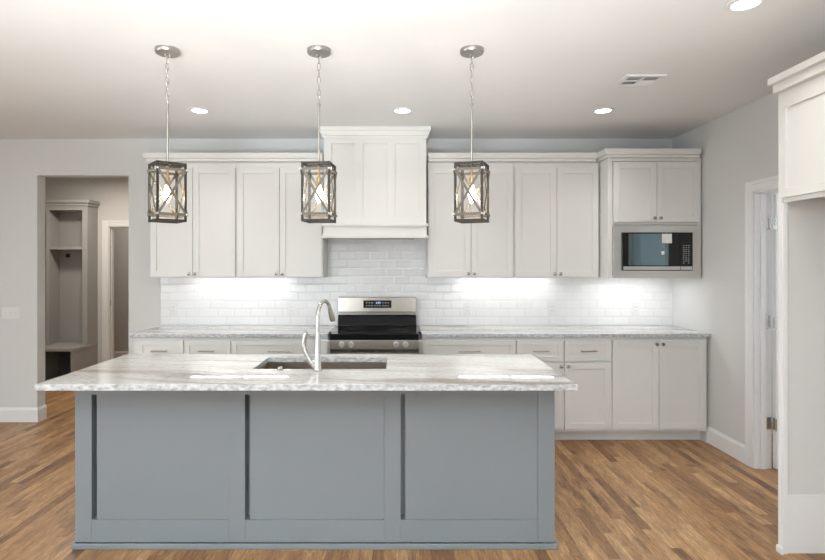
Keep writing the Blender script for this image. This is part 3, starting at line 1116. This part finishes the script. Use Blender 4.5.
# ------------------------------------------------------------------ range hood
HX0, HX1 = -0.629, 0.264
HY = 4.70
t = thing('range_hood', 'tall white panelled range hood reaching the ceiling above the range', 'range hood', ((HX0 + HX1) / 2, BACK_Y, 1.72))
ZA, ZB = 1.848, 2.600
bd = MB()
pw = 0.014
bd.box(HX0, HX1, HY + pw, BACK_Y - EPS, ZA, ZB)
obj('chimney', bd, 'cabinet', t)
ff = MB()
pxs = [(-0.566, -0.356), (-0.288, -0.074), (-0.007, 0.201)]
zt, zb = 2.541, 1.912
xs = [HX0] + [v for p in pxs for v in p] + [HX1]
for i in range(0, len(xs), 2):
    ff.box(xs[i], xs[i + 1], HY, HY + pw - EPS, ZA, ZB)
for (a, b) in pxs:
    ff.box(a, b, HY, HY + pw - EPS, ZA, zb)
    ff.box(a, b, HY, HY + pw - EPS, zt, ZB)
obj('face_frame', ff, 'cabinet', t, bevel=0.001)
for (a, b) in pxs:
    obj('recessed_panel', MB().box(a + 0.0005, b - 0.0005, HY + 0.010, HY + pw - EPS, zb + 0.0005, zt - 0.0005), 'cabinet', t)
cm = MB()
cp_ = [(0, 2.588), (0.010, 2.588), (0.010, 2.606), (0.018, 2.614), (0.030, 2.644), (0.038, 2.652), (0.038, CEIL - EPS), (0, CEIL - EPS)]
# cove crown: front run with mitred returns
def crown_loop(mb, prof, x0, x1, yf, yb):
    vs, fs = [], []
    n = len(prof)
    for (d_, z_) in prof:
        vs += [(x0 - d_, yb, z_), (x0 - d_, yf - d_, z_), (x1 + d_, yf - d_, z_), (x1 + d_, yb, z_)]
    for i in range(n):
        j = (i + 1) % n
        for k_ in range(3):
            fs.append((i * 4 + k_, i * 4 + k_ + 1, j * 4 + k_ + 1, j * 4 + k_))
    fs.append(tuple(i * 4 for i in range(n)))
    fs.append(tuple(i * 4 + 3 for i in range(n)))
    mb.add(vs, fs)


crown_loop(cm, cp_, HX0, HX1, HY, BACK_Y - EPS)
obj('crown', cm, 'cabinet', t)
obj('ceiling_filler', MB().box(HX0 + 0.002, HX1 - 0.002, HY + 0.002, BACK_Y - 0.001, ZB, CEIL - 0.001), 'cabinet', t)
ap = MB()
ap.box(HX0 - 0.004, HX1 + 0.004, HY - 0.012, BACK_Y - 0.32, 1.742, ZA - 0.024)
ap.box(HX0 - 0.018, HX1 + 0.016, HY - 0.028, BACK_Y - 0.33, ZA - 0.024, ZA - EPS)
ap.box(HX0 - 0.018, HX1 + 0.016, HY - 0.028, BACK_Y - 0.33, 1.720, 1.742)
obj('apron', ap, 'cabinet', t, bevel=0.0015)
obj('underside', MB().box(HX0 + 0.004, HX1 - 0.004, BACK_Y - 0.319, BACK_Y - 0.010, 1.762, ZA - EPS), 'cabinet', t)
ins = MB()
ins.box(-0.52, 0.16, HY + 0.10, BACK_Y - 0.335, 1.714, 1.7195)
obj('vent_insert', ins, 'steel', t)

# ------------------------------------------------------------------ under-cabinet lights
def led(x0, x1, y, z, label, boost=1.0):
    t = thing('under_cabinet_light', label, 'under-cabinet light', ((x0 + x1) / 2, y, z), 'LED light bars under the wall cabinets')
    obj('housing', MB().box(x0, x1, y - 0.020, y + 0.020, z - 0.006, z - 0.0005), 'white_plastic', t)
    obj('diffuser', MB().box(x0 + 0.01, x1 - 0.01, y - 0.016, y + 0.016, z - 0.010, z - 0.0062), 'led', t)
    l = area('led_light', (0, 0, 0), (0, 0, 0), x1 - x0 - 0.04, 0.03, LED_POWER * boost, (0.97, 0.985, 1.0))
    l.parent = t
    l.location = (0, 0, -0.0115)


led(-1.911, -0.993, 5.01, UZ0 + 0.0150, 'lit LED bar under the wall cabinets left of the range')
led(0.572, 1.471, 5.01, UZ0 + 0.0150, 'lit LED bar under the wall cabinets between hood and microwave')
led(1.88, 2.44, 4.88, UZ0 + 0.0075, 'lit LED bar under the microwave cabinet', 2.4)

# ------------------------------------------------------------------ outlets and switch
def outlet(x, label):
    z = 1.072
    y = TB
    t = thing('wall_outlet', label, 'outlet', (x, y, z - 0.058), 'white outlets on the tile backsplash')
    obj('cover_plate', MB().box(x - 0.036, x + 0.036, y - 0.005, y - EPS, z - 0.058, z + 0.058), 'white_plastic', t, bevel=0.002)
    r = obj('receptacle', MB().box(x - 0.017, x + 0.017, y - 0.008, y - 0.0052, z - 0.034, z + 0.034), 'white_plastic', t, bevel=0.001)
    s = MB()
    for dz in (-0.018, 0.018):
        s.box(x - 0.008, x - 0.006, y - 0.0086, y - 0.0081, z + dz - 0.004, z + dz + 0.004)
        s.box(x + 0.006, x + 0.008, y - 0.0086, y - 0.0081, z + dz - 0.004, z + dz + 0.004)
    obj('slots', s, 'dark_gap', r)


outlet(-2.103, 'white outlet on the tile at the far left end of the back counter')
outlet(-0.990, 'white outlet on the tile just left of the range')
outlet(0.677, 'white outlet on the tile just right of the range')
outlet(1.478, 'white outlet on the tile between the lit bars left of the microwave')
outlet(2.268, 'white outlet on the tile under the microwave')
sx, sz = -3.655, 1.029
t = thing('light_switch', 'white three-gang light switch plate on the wall left of the doorway', 'light switch', (sx, BACK_Y, sz - 0.058))
obj('cover_plate', MB().box(sx - 0.081, sx + 0.081, BACK_Y - 0.006, BACK_Y - EPS, sz - 0.057, sz + 0.057), 'white_plastic', t, bevel=0.002)
for q in (-0.046, 0, 0.046):
    tg = MB().box(sx + q - 0.005, sx + q + 0.005, BACK_Y - 0.018, BACK_Y - 0.0062, sz + 0.001, sz + 0.012)
    obj('toggle', tg, 'white_plastic', t, bevel=0.001)

# ------------------------------------------------------------------ island
IX0, IX1 = -1.682, 0.832
IY0, IY1 = 2.830, 3.435
ITOP = 0.884
t = thing('kitchen_island', 'long blue-grey panelled kitchen island in the foreground', 'kitchen island', ((IX0 + IX1) / 2, IY0, 0))
FT = 0.060
ib = MB()
ib.box(IX0 + 0.004, IX0 + 0.024, IY0 + FT, IY1, 0.0, ITOP - EPS)
ib.box(IX1 - 0.024, IX1 - 0.004, IY0 + FT, IY1, 0.0, ITOP - EPS)
ib.box(IX0 + 0.024, IX1 - 0.024, IY0 + FT, IY0 + FT + 0.016, 0.0, ITOP - EPS)
ib.box(IX0 + 0.024, IX1 - 0.024, IY1 - 0.016, IY1, TOE, ITOP - EPS)
ib.box(IX0 + 0.024, IX1 - 0.024, IY1 - 0.080, IY1 - 0.065, 0, TOE)
ib.box(IX0 + 0.024, IX1 - 0.024, IY0 + FT + 0.016, IY1 - 0.016, TOE, TOE + 0.016)
obj('cabinet_body', ib, 'island', t, bevel=0.0015)
K = 2.83 / 540.0
P = [((91.6 - 396) * K, (228.6 - 396) * K), ((245 - 396) * K, (384.2 - 396) * K), ((400.8 - 396) * K, (538 - 396) * K)]
pz0, pz1 = 0.150, 0.806
xs = [IX0] + [v for p in P for v in p] + [IX1]
for i in range(0, len(xs), 2):
    obj('stile', MB().box(xs[i], xs[i + 1], IY0, IY0 + FT - EPS, 0.032, ITOP - EPS), 'island', t, bevel=0.0012)
for (a, b) in P:
    obj('bottom_rail', MB().box(a + EPS, b - EPS, IY0, IY0 + FT - EPS, 0.032, pz0), 'island', t, bevel=0.0012)
    obj('top_rail', MB().box(a + EPS, b - EPS, IY0, IY0 + FT - EPS, pz1, ITOP - EPS), 'island', t, bevel=0.0012)
GAP = 0.024
for (a, b) in P:
    obj('recessed_panel', MB().box(a + GAP, b - EPS, IY0 + 0.006, IY0 + 0.030, pz0 + EPS, pz1 - EPS), 'island', t, bevel=0.001)
sh = MB()
sh.box(IX0 - 0.014, IX1 + 0.014, IY0 - 0.014, IY0 - EPS, 0, 0.030)
sh.box(IX0 - 0.014, IX0 + 0.0035, IY0, IY1 - 0.08, 0, 0.030)
sh.box(IX1 - 0.0035, IX1 + 0.014, IY0, IY1 - 0.08, 0, 0.030)
obj('base_shoe', sh, 'island', t, bevel=0.004)
# kitchen-side fronts of the island
for (a, b) in ((IX0 + 0.03, -1.24), (-1.24, -0.83), (-0.83, -0.43), (-0.43, -0.03), (-0.03, 0.40), (0.40, IX1 - 0.03)):
    f = MB()
    y0, y1 = IY1 + EPS, IY1 + 0.018
    z0, z1 = TOE + 0.02, 0.86
    a += 0.003
    b -= 0.003
    f.box(a, a + 0.052, y0, y1, z0, z1)
    f.box(b - 0.052, b, y0, y1, z0, z1)
    f.box(a + 0.052, b - 0.052, y0, y1, z0, z0 + 0.052)
    f.box(a + 0.052, b - 0.052, y0, y1, z1 - 0.052, z1)
    dd = obj('door', f, 'island', t, bevel=0.001)
    obj('recessed_panel', MB().box(a + 0.052, b - 0.052, y0, y1 - 0.009, z0 + 0.052, z1 - 0.052), 'island', dd)

# island countertop with the sink cut-out
CX0, CX1, CY0_, CY1_ = -1.730, 0.871, 2.583, 3.459
SX0, SX1, SY0, SY1 = -0.790, -0.055, 2.973, 3.350
ZT, ZBt = 0.914, 0.884


def slab_with_hole(x0, x1, y0, y1, hx0, hx1, hy0, hy1, z0, z1):
    bm = bmesh.new()
    O = [(x0, y0), (x1, y0), (x1, y1), (x0, y1)]
    I = [(hx0, hy0), (hx1, hy0), (hx1, hy1), (hx0, hy1)]
    V = {}
    for z in (z0, z1):
        V[z] = [bm.verts.new((*p, z)) for p in O + I]
    for i in range(4):
        j = (i + 1) % 4
        for z in (z0, z1):
            v = V[z]
            bm.faces.new((v[i], v[j], v[4 + j], v[4 + i]))
        bm.faces.new((V[z0][i], V[z0][j], V[z1][j], V[z1][i]))
        bm.faces.new((V[z0][4 + i], V[z0][4 + j], V[z1][4 + j], V[z1][4 + i]))
    mb = MB()
    bm.verts.index_update()
    mb.add([v.co.copy() for v in bm.verts], [tuple(v.index for v in f.verts) for f in bm.faces])
    bm.free()
    return mb


tag(obj('island_countertop', slab_with_hole(CX0, CX1, CY0_, CY1_, SX0, SX1, SY0, SY1, ZBt, ZT), 'stone', bevel=0.004),
    'polished white and taupe streaked stone top on the blue-grey island', 'countertop')

# sink
t = thing('kitchen_sink', 'undermount stainless steel sink bowl in the island countertop', 'sink', ((SX0 + SX1) / 2, (SY0 + SY1) / 2, 0.66))
bw = MB()
wt = 0.006
zb_ = 0.665
bw.box(SX0 - 0.012, SX0 - 0.004, SY0 - 0.012, SY1 + 0.012, zb_, ZBt - EPS)
bw.box(SX1 + 0.004, SX1 + 0.012, SY0 - 0.012, SY1 + 0.012, zb_, ZBt - EPS)
bw.box(SX0 - 0.004, SX1 + 0.004, SY0 - 0.012, SY0 - 0.004, zb_, ZBt - EPS)
bw.box(SX0 - 0.004, SX1 + 0.004, SY1 + 0.004, SY1 + 0.012, zb_, ZBt - EPS)
bw.box(SX0 - 0.012, SX1 + 0.012, SY0 - 0.012, SY1 + 0.012, zb_ - wt, zb_)
obj('basin', bw, 'sink_steel', t)
obj('drain', MB().lathe([(0.045, 0), (0.045, 0.003), (0.030, 0.004), (0.028, 0.001)], ((SX0 + SX1) / 2, SY1 - 0.10, zb_ + EPS), 'z', 24), 'chrome', t)

# faucet
fx, fy = -0.423, 2.918
t = thing('kitchen_faucet', 'brushed nickel gooseneck faucet with a side lever standing at the sink', 'faucet', (fx, fy, ZT))
bdm = MB()
bdm.lathe([(0.027, 0.0005), (0.027, 0.005), (0.0225, 0.009), (0.0195, 0.05), (0.0165, 0.12), (0.0135, 0.19), (0.0128, 0.215)], (fx, fy, ZT), 'z', 24)
obj('body', bdm, 'chrome', t)
ang = math.radians(16)
dirv = Vector((math.sin(ang), math.cos(ang), 0))
R = 0.088
pts_ = [Vector((fx, fy, ZT + 0.2155)), Vector((fx, fy, 1.15)), Vector((fx, fy, 1.198))]
c0 = Vector((fx, fy, 1.198)) + dirv * R
for i in range(1, 15):
    a = PI - (PI + 0.0) * 0.86 * i / 14
    pts_.append(c0 + dirv * R * math.cos(a) + Vector((0, 0, R * math.sin(a))))
obj('spout', MB().tube(pts_, 0.0108, 16), 'chrome', t)
e0 = pts_[-1]
ed = (pts_[-1] - pts_[-2]).normalized()
obj('spray_head', MB().tube([e0 + ed * 0.001, e0 + ed * 0.006, e0 + ed * 0.010, e0 + ed * 0.055, e0 + ed * 0.075, e0 + ed * 0.080], [0.0115, 0.0125, 0.0135, 0.0165, 0.0168, 0.015], 18), 'nickel', t)
hub = MB()
hub.tube([(fx - 0.0185, fy, 0.965), (fx - 0.030, fy - 0.002, 0.972)], 0.0125, 16)
obj('lever_hub', hub, 'chrome', t)
lv = MB()
path = [(-0.0165, 0.936), (-0.027, 0.950), (-0.043, 0.974), (-0.058, 0.997), (-0.069, 1.022), (-0.0755, 1.050), (-0.074, 1.078), (-0.068, 1.102), (-0.063, 1.120), (-0.062, 1.126)]
rad = [0.012, 0.0135, 0.0145, 0.0145, 0.0140, 0.0130, 0.0122, 0.0130, 0.0125, 0.007]
lv.tube([(fx + a, fy, z) for a, z in path], rad, 14)
obj('lever', lv, 'chrome', t)
bt = MB()
bt.lathe([(0.019, EPS), (0.019, 0.004), (0.014, 0.006), (0.014, 0.016), (0.012, 0.018)], (-0.630, 2.938, ZT), 'z', 24)
tag(obj('air_switch', bt, 'chrome'), 'small round metal air switch button on the island top left of the faucet', 'button')

# ------------------------------------------------------------------ pendants
def make_pendant():
    """local coordinates: ceiling at z = 0, hangs down."""
    t = thing('lantern_pendant', 'x', 'pendant light', (0, 0, CEIL), 'lantern pendants over the island')
    ZT_ = 2.048 - CEIL
    ZB_ = 1.724 - CEIL
    h = 0.0735
    b = 0.0062
    c = MB().lathe([(0.030, -0.026), (0.062, -0.024), (0.066, -0.018), (0.066, -0.0005)], (0, 0, 0), 'z', 36)
    can = obj('canopy', c, 'nickel', t, local=True)
    lp = MB()
    lp.tube([(0.012 * math.cos(a), 0, -0.034 + 0.012 * math.sin(a)) for a in [2 * PI * i / 16 for i in range(16)]], 0.0022, 8, True)
    obj('hanging_loop', lp, 'nickel', can, local=True)
    zc = -0.050
    nl = 7
    zl_end = 2.385 - CEIL
    pitch = (zl_end + 0.040) / nl
    chm = MB()
    ln = abs(pitch) / 2 + 0.0035
    for i in range(nl):
        cz = -0.040 + pitch * (i + 0.5)
        ring = []
        for k_ in range(20):
            a = 2 * PI * k_ / 20
            u = 0.0085 * math.cos(a)
            v = ln * math.copysign(abs(math.sin(a)) ** 0.7, math.sin(a))
            ring.append((u, 0, cz + v) if i % 2 else (0, u, cz + v))
        chm.tube(ring, 0.0021, 8, True)
    obj('chain', chm, 'nickel', t, local=True)
    rod = MB()
    rod.tube([(0, 0, zl_end - 0.012), (0, 0, ZT_ - 0.005)], 0.0062, 12)
    rod.lathe([(0.009, zl_end - 0.016), (0.009, zl_end - 0.006), (0.004, zl_end - 0.001), (0.004, zl_end + 0.004)], (0, 0, 0), 'z', 14)
    obj('stem', rod, 'nickel', t, local=True)
    fr = MB()
    for sx_ in (-1, 1):
        for sy_ in (-1, 1):
            fr.box(sx_ * h - b, sx_ * h + b, sy_ * h - b, sy_ * h + b, ZB_, ZT_)
    for z0, z1 in ((ZT_ - 0.013, ZT_ - 0.0005), (ZB_ + 0.0005, ZB_ + 0.013)):
        for s in (-1, 1):
            fr.box(-h + b, h - b, s * h - b * 0.95, s * h + b * 0.95, z0, z1)
            fr.box(s * h - b * 0.95, s * h + b * 0.95, -h + b, h - b, z0, z1)
    fr.box(-0.009, 0.009, -h + b, h - b, ZT_ - 0.012, ZT_ - 0.002)
    fr.box(-h + b, -0.009, -0.009, 0.009, ZT_ - 0.012, ZT_ - 0.002)
    fr.box(0.009, h - b, -0.009, 0.009, ZT_ - 0.012, ZT_ - 0.002)
    obj('frame', fr, 'black_metal', t, local=True, bevel=0.001)
    # weathered straps: a band near the top and the bottom, an X on each face
    o_ = h + b
    zt2, zb2 = ZT_ - 0.040, ZB_ + 0.040
    bh = 0.0072
    for zz in (zt2, zb2):
        bn = MB()
        for s in (-1, 1):
            bn.box(-o_ - 0.003, o_ + 0.003, s * (o_ + 0.0005), s * (o_ + 0.0055), zz - bh, zz + bh)
            bn.box(s * (o_ + 0.0005), s * (o_ + 0.0055), -o_ - 0.0004, o_ + 0.0004, zz - bh, zz + bh)
        bnd = obj('band', bn, 'weathered', t, local=True, bevel=0.0008)
        bo = MB()
        for s in (-1, 1):
            for q in (-1, 1):
                bo.lathe([(0.006, 0), (0.006, 0.004), (0.003, 0.006)], (q * (h + 0.004), s * (o_ + 0.0056) if s < 0 else s * (o_ + 0.0116), zz), 'y', 10)
                bo.box(q * (o_ + 0.006), q * (o_ + 0.010), s * o_ - 0.005, s * o_ + 0.005, zz - bh - 0.001, zz + bh + 0.001)
        obj('bolts', bo, 'steel_h', bnd, local=True)
    zc0, zc1 = zb2 + bh, zt2 - bh
    for k_ in range(4):
        xm_ = MB()
        u = Vector((math.cos(k_ * PI / 2), math.sin(k_ * PI / 2), 0))
        n_ = Vector((u.y, -u.x, 0))
        for s in (-1, 1):
            a = u * (-s * (h - 0.004)) + Vector((0, 0, zc0))
            b_ = u * (s * (h - 0.004)) + Vector((0, 0, zc1))
            dv_ = b_ - a
            ctr = (a + b_) / 2 + n_ * (o_ + (0.0015 if s < 0 else 0.0040))
            xm_.obox(ctr, dv_, dv_.cross(n_), n_, dv_.length / 2, 0.0064, 0.0012)
        obj('cross_strap', xm_, 'weathered', t, local=True)
    for k_ in range(4):
        u = Vector((math.cos(k_ * PI / 2), math.sin(k_ * PI / 2), 0))
        n_ = Vector((u.y, -u.x, 0))
        g = MB().obox(n_ * (h - b - 0.003) + Vector((0, 0, (ZT_ + ZB_) / 2)), u, (0, 0, 1), n_, h - b - 0.004, (ZT_ - ZB_) / 2 - 0.016, 0.0012)
        obj('glass_pane', g, 'glass', t, local=True)
    sk = MB()
    zs_ = ZT_ - 0.012
    sk.lathe([(0.007, zs_ - 0.001), (0.007, zs_ - 0.060), (0.0135, zs_ - 0.064), (0.0135, zs_ - 0.105), (0.010, zs_ - 0.107)], (0, 0, 0), 'z', 18)
    obj('socket', sk, 'brass', t, local=True)
    bp = MB()
    z_ = zs_ - 0.108
    bp.lathe([(0.011, z_), (0.013, z_ - 0.012), (0.017, z_ - 0.026), (0.0205, z_ - 0.046), (0.0175, z_ - 0.068), (0.010, z_ - 0.088), (0.003, z_ - 0.100)], (0, 0, 0), 'z', 20)
    obj('bulb', bp, 'bulb', t, local=True)
    l = bpy.data.lights.new('pendant_lamp', 'POINT')
    l.energy = 6.0
    l.color = (1.0, 0.84, 0.62)
    l.shadow_soft_size = 0.03
    lo = bpy.data.objects.new('pendant_lamp', l)
    COL.objects.link(lo)
    lo.parent = t
    lo.location = (0, 0, z_ - 0.06)
    return t


pen = make_pendant()
spots = [(-1.270, 40, 'leftmost lantern pendant over the island, turned so a corner faces the room'),
         (-0.428, -6, 'middle lantern pendant hanging in front of the left edge of the range hood'),
         (0.421, -22, 'rightmost lantern pendant hanging in front of the cabinets right of the hood')]
for i, (px, an, lab) in enumerate(spots):
    p = pen if i == 0 else copy_tree(pen, (0, 0, 0))
    p.location = (px, 3.0, CEIL)
    p.rotation_euler = (0, 0, math.radians(an))
    p['label'] = lab

# ------------------------------------------------------------------ ceiling fixtures
def downlight(x, y, label):
    t = thing('recessed_downlight', label, 'ceiling light', (x, y, CEIL), 'round recessed downlights')
    rg = MB()
    n = 40
    vs, fs = [], []
    for (r, z) in ((0.058, -0.0005), (0.058, -0.004), (0.062, -0.006), (0.083, -0.004), (0.085, -0.0005)):
        for k_ in range(n):
            a = 2 * PI * k_ / n
            vs.append((x + r * math.cos(a), y + r * math.sin(a), CEIL + z))
    for i in range(5):
        j = (i + 1) % 5
        for k_ in range(n):
            fs.append((i * n + k_, i * n + (k_ + 1) % n, j * n + (k_ + 1) % n, j * n + k_))
    rg.add(vs, fs, True)
    obj('trim_ring', rg, 'trim', t)
    obj('diffuser', MB().lathe([(0.0575, -0.0005), (0.0575, -0.003), (0.050, -0.0035)], (x, y, CEIL), 'z', 40), 'can_emit', t)
    l = bpy.data.lights.new('downlight_lamp', 'AREA')
    l.shape = 'DISK'
    l.size = 0.11
    l.spread = math.radians(110)
    l.energy = CAN_POWER
    l.color = (1.0, 0.97, 0.92)
    o = bpy.data.objects.new('downlight_lamp', l)
    COL.objects.link(o)
    o.parent = t
    o.location = (0, 0, -0.009)


downlight(-1.523, 4.184, 'lit recessed ceiling light beside the leftmost pendant')
downlight(0.050, 4.184, 'lit recessed ceiling light in front of the range hood')
downlight(1.604, 4.184, 'lit recessed ceiling light nearest the ceiling vent')
downlight(1.600, 2.472, 'lit recessed ceiling light close to the camera at top right of the view')

vx0, vx1, vy0, vy1 = 1.449, 1.705, 3.393, 3.603
t = thing('ceiling_vent', 'white rectangular four-way air vent in the ceiling', 'vent', ((vx0 + vx1) / 2, (vy0 + vy1) / 2, CEIL))
fr = MB()
m_ = 0.028
zz0, zz1 = CEIL - 0.008, CEIL - EPS
fr.box(vx0, vx0 + m_, vy0, vy1, zz0, zz1)
fr.box(vx1 - m_, vx1, vy0, vy1, zz0, zz1)
fr.box(vx0 + m_, vx1 - m_, vy0, vy0 + m_, zz0, zz1)
fr.box(vx0 + m_, vx1 - m_, vy1 - m_, vy1, zz0, zz1)
xm, ym = (vx0 + vx1) / 2, (vy0 + vy1) / 2
fr.box(xm - 0.005, xm + 0.005, vy0 + m_, vy1 - m_, zz0, zz1)
fr.box(vx0 + m_, xm - 0.005, ym - 0.005, ym + 0.005, zz0, zz1)
fr.box(xm + 0.005, vx1 - m_, ym - 0.005, ym + 0.005, zz0, zz1)
obj('frame', fr, 'trim', t, bevel=0.001)
obj('duct', MB().box(vx0 + m_, vx1 - m_, vy0 + m_, vy1 - m_, CEIL - 0.0012, CEIL - EPS), 'duct', t)
for (a, b, c_, d_, s, ax) in ((vx0 + m_, xm - 0.005, vy0 + m_, ym - 0.005, -1, 'y'), (xm + 0.005, vx1 - m_, vy0 + m_, ym - 0.005, -1, 'y'),
                              (vx0 + m_, xm - 0.005, ym + 0.005, vy1 - m_, -1, 'x'), (xm + 0.005, vx1 - m_, ym + 0.005, vy1 - m_, 1, 'x')):
    lm = MB()
    if ax == 'y':
        n = 5
        for i in range(n):
            yy = c_ + (i + 0.5) * (d_ - c_) / n
            lm.obox(((a + b) / 2, yy, CEIL - 0.0045), (1, 0, 0), (0, 1, -0.55 * s), (0, 0.55 * s, 1), (b - a) / 2, 0.0052, 0.0004)
    else:
        n = 8
        for i in range(n):
            xx = a + (i + 0.5) * (b - a) / n
            lm.obox((xx, (c_ + d_) / 2, CEIL - 0.0045), (1, 0, -0.55 * s), (0, 1, 0), (0.55 * s, 0, 1), 0.0052, (d_ - c_) / 2, 0.0004)
    obj('louvre_bank', lm, 'trim', t)

# ------------------------------------------------------------------ fridge surround
FX = 1.989
FY0, FY1 = 1.78, 2.807
FZ0, FZ1 = 1.807, 2.375
t = thing('fridge_cabinet', 'white refrigerator niche cabinet with tall end panel and overhead door at the right edge', 'cabinet', (RIGHT_X, (FY0 + FY1) / 2, 0))
obj('end_panel', MB().box(FX + 0.004, RIGHT_X - 0.001, FY1 - 0.020, FY1, 0.0, FZ1), 'wall', t)
obj('end_panel', MB().box(FX, RIGHT_X - 0.001, FY0 - 0.02, FY0 - 0.0005, 0.0, FZ1), 'trim', t, bevel=0.001)
obj('stile', MB().box(FX, FX + 0.024, FY1 - 0.032, FY1 - 0.0205, 0.0, FZ0 - 0.001), 'trim', t, bevel=0.001)
obj('edge_band', MB().box(FX - 0.003, FX + 0.0035, FY1 - 0.0200, FY1, 0.0, FZ0 + 0.024), 'trim', t)
obj('base_panel', MB().box(FX + 0.025, RIGHT_X - 0.002, FY1 - 0.027, FY1 - 0.0205, 0.0, 0.302), 'trim', t, bevel=0.002)
obj('base_shoe', MB().box(FX - 0.016, FX - 0.0035, FY1 - 0.044, FY1, 0.0, 0.036), 'trim', t, bevel=0.004)
c = MB()
fyb = FY1 - 0.0335
c.box(FX + 0.0205, RIGHT_X - 0.001, FY0, fyb, FZ0 + 0.022, FZ1)
obj('carcass', c, 'cabinet', t)
fm = MB()
fm.box(FX + 0.010, FX + 0.020, FY0, FY1 - 0.0205, FZ0 + 0.0, FZ0 + 0.0245)
fm.box(FX - 0.002, FX + 0.020, FY0, FY1 - 0.0205, FZ0 + 0.0245, 1.878)
fm.box(FX - 0.002, FX + 0.0035, FY1 - 0.0205, FY1, FZ0 + 0.0245, 1.878)
fm.box(FX - 0.002, FX + 0.020, FY0, FY1, 2.289, FZ1)
fm.box(FX - 0.002, FX + 0.0035, FY1 - 0.0205, FY1, 1.878, 2.289)
fm.box(FX - 0.002, FX + 0.020, FY1 - 0.053, FY1 - 0.0205, 1.878, 2.289)
fm.box(FX - 0.002, FX + 0.020, FY0, FY0 + 0.05, 1.878, 2.289)
ymid = (FY0 + FY1 - 0.03) / 2
fm.box(FX - 0.002, FX + 0.020, ymid - 0.06, ymid + 0.06, 1.878, 2.289)
obj('face_frame', fm, 'cabinet', t, bevel=0.001)
for (a, b) in ((FY0 + 0.051, ymid - 0.061), (ymid + 0.061, FY1 - 0.0535)):
    obj('recessed_panel', MB().box(FX + 0.008, FX + 0.019, a, b, 1.879, 2.288), 'cabinet', t)
for yy in (ymid - 0.03, ymid + 0.03):
    kb = MB().lathe([(0.007, 0.0), (0.0055, -0.004), (0.0055, -0.012), (0.012, -0.017), (0.0145, -0.022), (0.0125, -0.027), (0.005, -0.030)], (FX - 0.0025, yy, 1.87), 'x', 16)
    obj('knob', kb, 'dark_chrome', t)
cr = MB()
cr.box(FX - 0.030, RIGHT_X - 0.001, FY0 - 0.03, FY1, FZ1 + EPS, 2.418)
cr.box(FX - 0.056, RIGHT_X - 0.001, FY0 - 0.05, FY1 + 0.004, 2.418, 2.452)
obj('crown', cr, 'cabinet', t, bevel=0.002)

# ------------------------------------------------------------------ mud room locker bench
LX1 = -3.966
LX0 = -4.992
LY = 6.94            # front of the upper locker
BY = 6.63            # front of the bench seat
WB = MUD_Y1 - EPS
t = thing('locker_bench', 'taupe mud room locker with cubbies above and a bench seat', 'hall locker', ((LX0 + LX1) / 2, WB, 0))
hm = MB()
for (a, b) in ((LX0, LX0 + 0.067), (-4.498, -4.457), (-4.033, LX1)):
    hm.box(a, b, LY, LY + 0.02, 0.462, 2.19)
hm.box(LX0, LX1, LY, LY + 0.02, 2.19, 2.245)
obj('face_frame', hm, 'taupe', t, bevel=0.001)
sd = MB()
sd.box(LX0, LX0 + 0.02, LY + 0.0205, WB, 0.462, 2.245)
sd.box(LX1 - 0.02, LX1, LY + 0.0205, WB, 0.462, 2.245)
sd.box(-4.487, -4.467, LY + 0.0205, WB - 0.012, 0.462, 2.19)
obj('side_panel', sd, 'taupe', t)
obj('back_panel', MB().box(LX0 + 0.0205, LX1 - 0.0205, WB - 0.010, WB, 0.462, 2.19), 'taupe', t)
obj('top_panel', MB().box(LX0 + 0.0205, LX1 - 0.0205, LY + 0.0205, WB, 2.20, 2.244), 'taupe', t)
for (a, b) in ((LX0 + 0.0215, -4.4885), (-4.4655, LX1 - 0.0215)):
    obj('shelf', MB().box(a, b, LY + 0.004, WB - 0.0115, 1.686, 1.725), 'taupe', t, bevel=0.001)
    rl = obj('hook_rail', MB().box(a, b, WB - 0.026, WB - 0.011, 1.575, 1.685), 'taupe', t, bevel=0.001)
    xh = -4.339 if a > -4.48 else -4.70
    hk = MB()
    hk.box(xh - 0.018, xh + 0.018, WB - 0.030, WB - 0.0265, 1.585, 1.635)
    hk.tube([(xh, WB - 0.031, 1.612), (xh, WB - 0.055, 1.606), (xh, WB - 0.068, 1.618), (xh, WB - 0.070, 1.630)], [0.006, 0.006, 0.006, 0.010], 10)
    for s in (-1, 1):
        hk.tube([(xh, WB - 0.031, 1.600), (xh + s * 0.012, WB - 0.050, 1.592), (xh + s * 0.018, WB - 0.058, 1.602), (xh + s * 0.018, WB - 0.058, 1.610)], [0.005, 0.005, 0.005, 0.008], 8)
    obj('coat_hook', hk, 'black_metal', rl)
cr = MB()
cr.box(LX0, LX1 + 0.014, LY - 0.014, WB, 2.2455, 2.282)
cr.box(LX0, LX1 + 0.034, LY - 0.034, WB, 2.282, 2.325)
obj('crown', cr, 'taupe', t, bevel=0.004)
obj('seat', MB().box(LX0, LX1 + 0.006, BY - 0.012, WB, 0.424, 0.461), 'taupe', t, bevel=0.004)
for a in (LX0, LX1 - 0.03, -4.492):
    obj('bench_support', MB().box(a, a + 0.03, BY, WB, 0.0, 0.4235), 'taupe', t, bevel=0.001)
ci = MB()  # added dark sheets that put the shade of the open cubbies into colour
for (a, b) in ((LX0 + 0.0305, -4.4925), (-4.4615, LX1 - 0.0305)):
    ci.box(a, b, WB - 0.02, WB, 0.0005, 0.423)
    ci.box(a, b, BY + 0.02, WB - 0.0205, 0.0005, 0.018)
obj('cubby_shade_sheets', ci, 'cubby_shade', t)
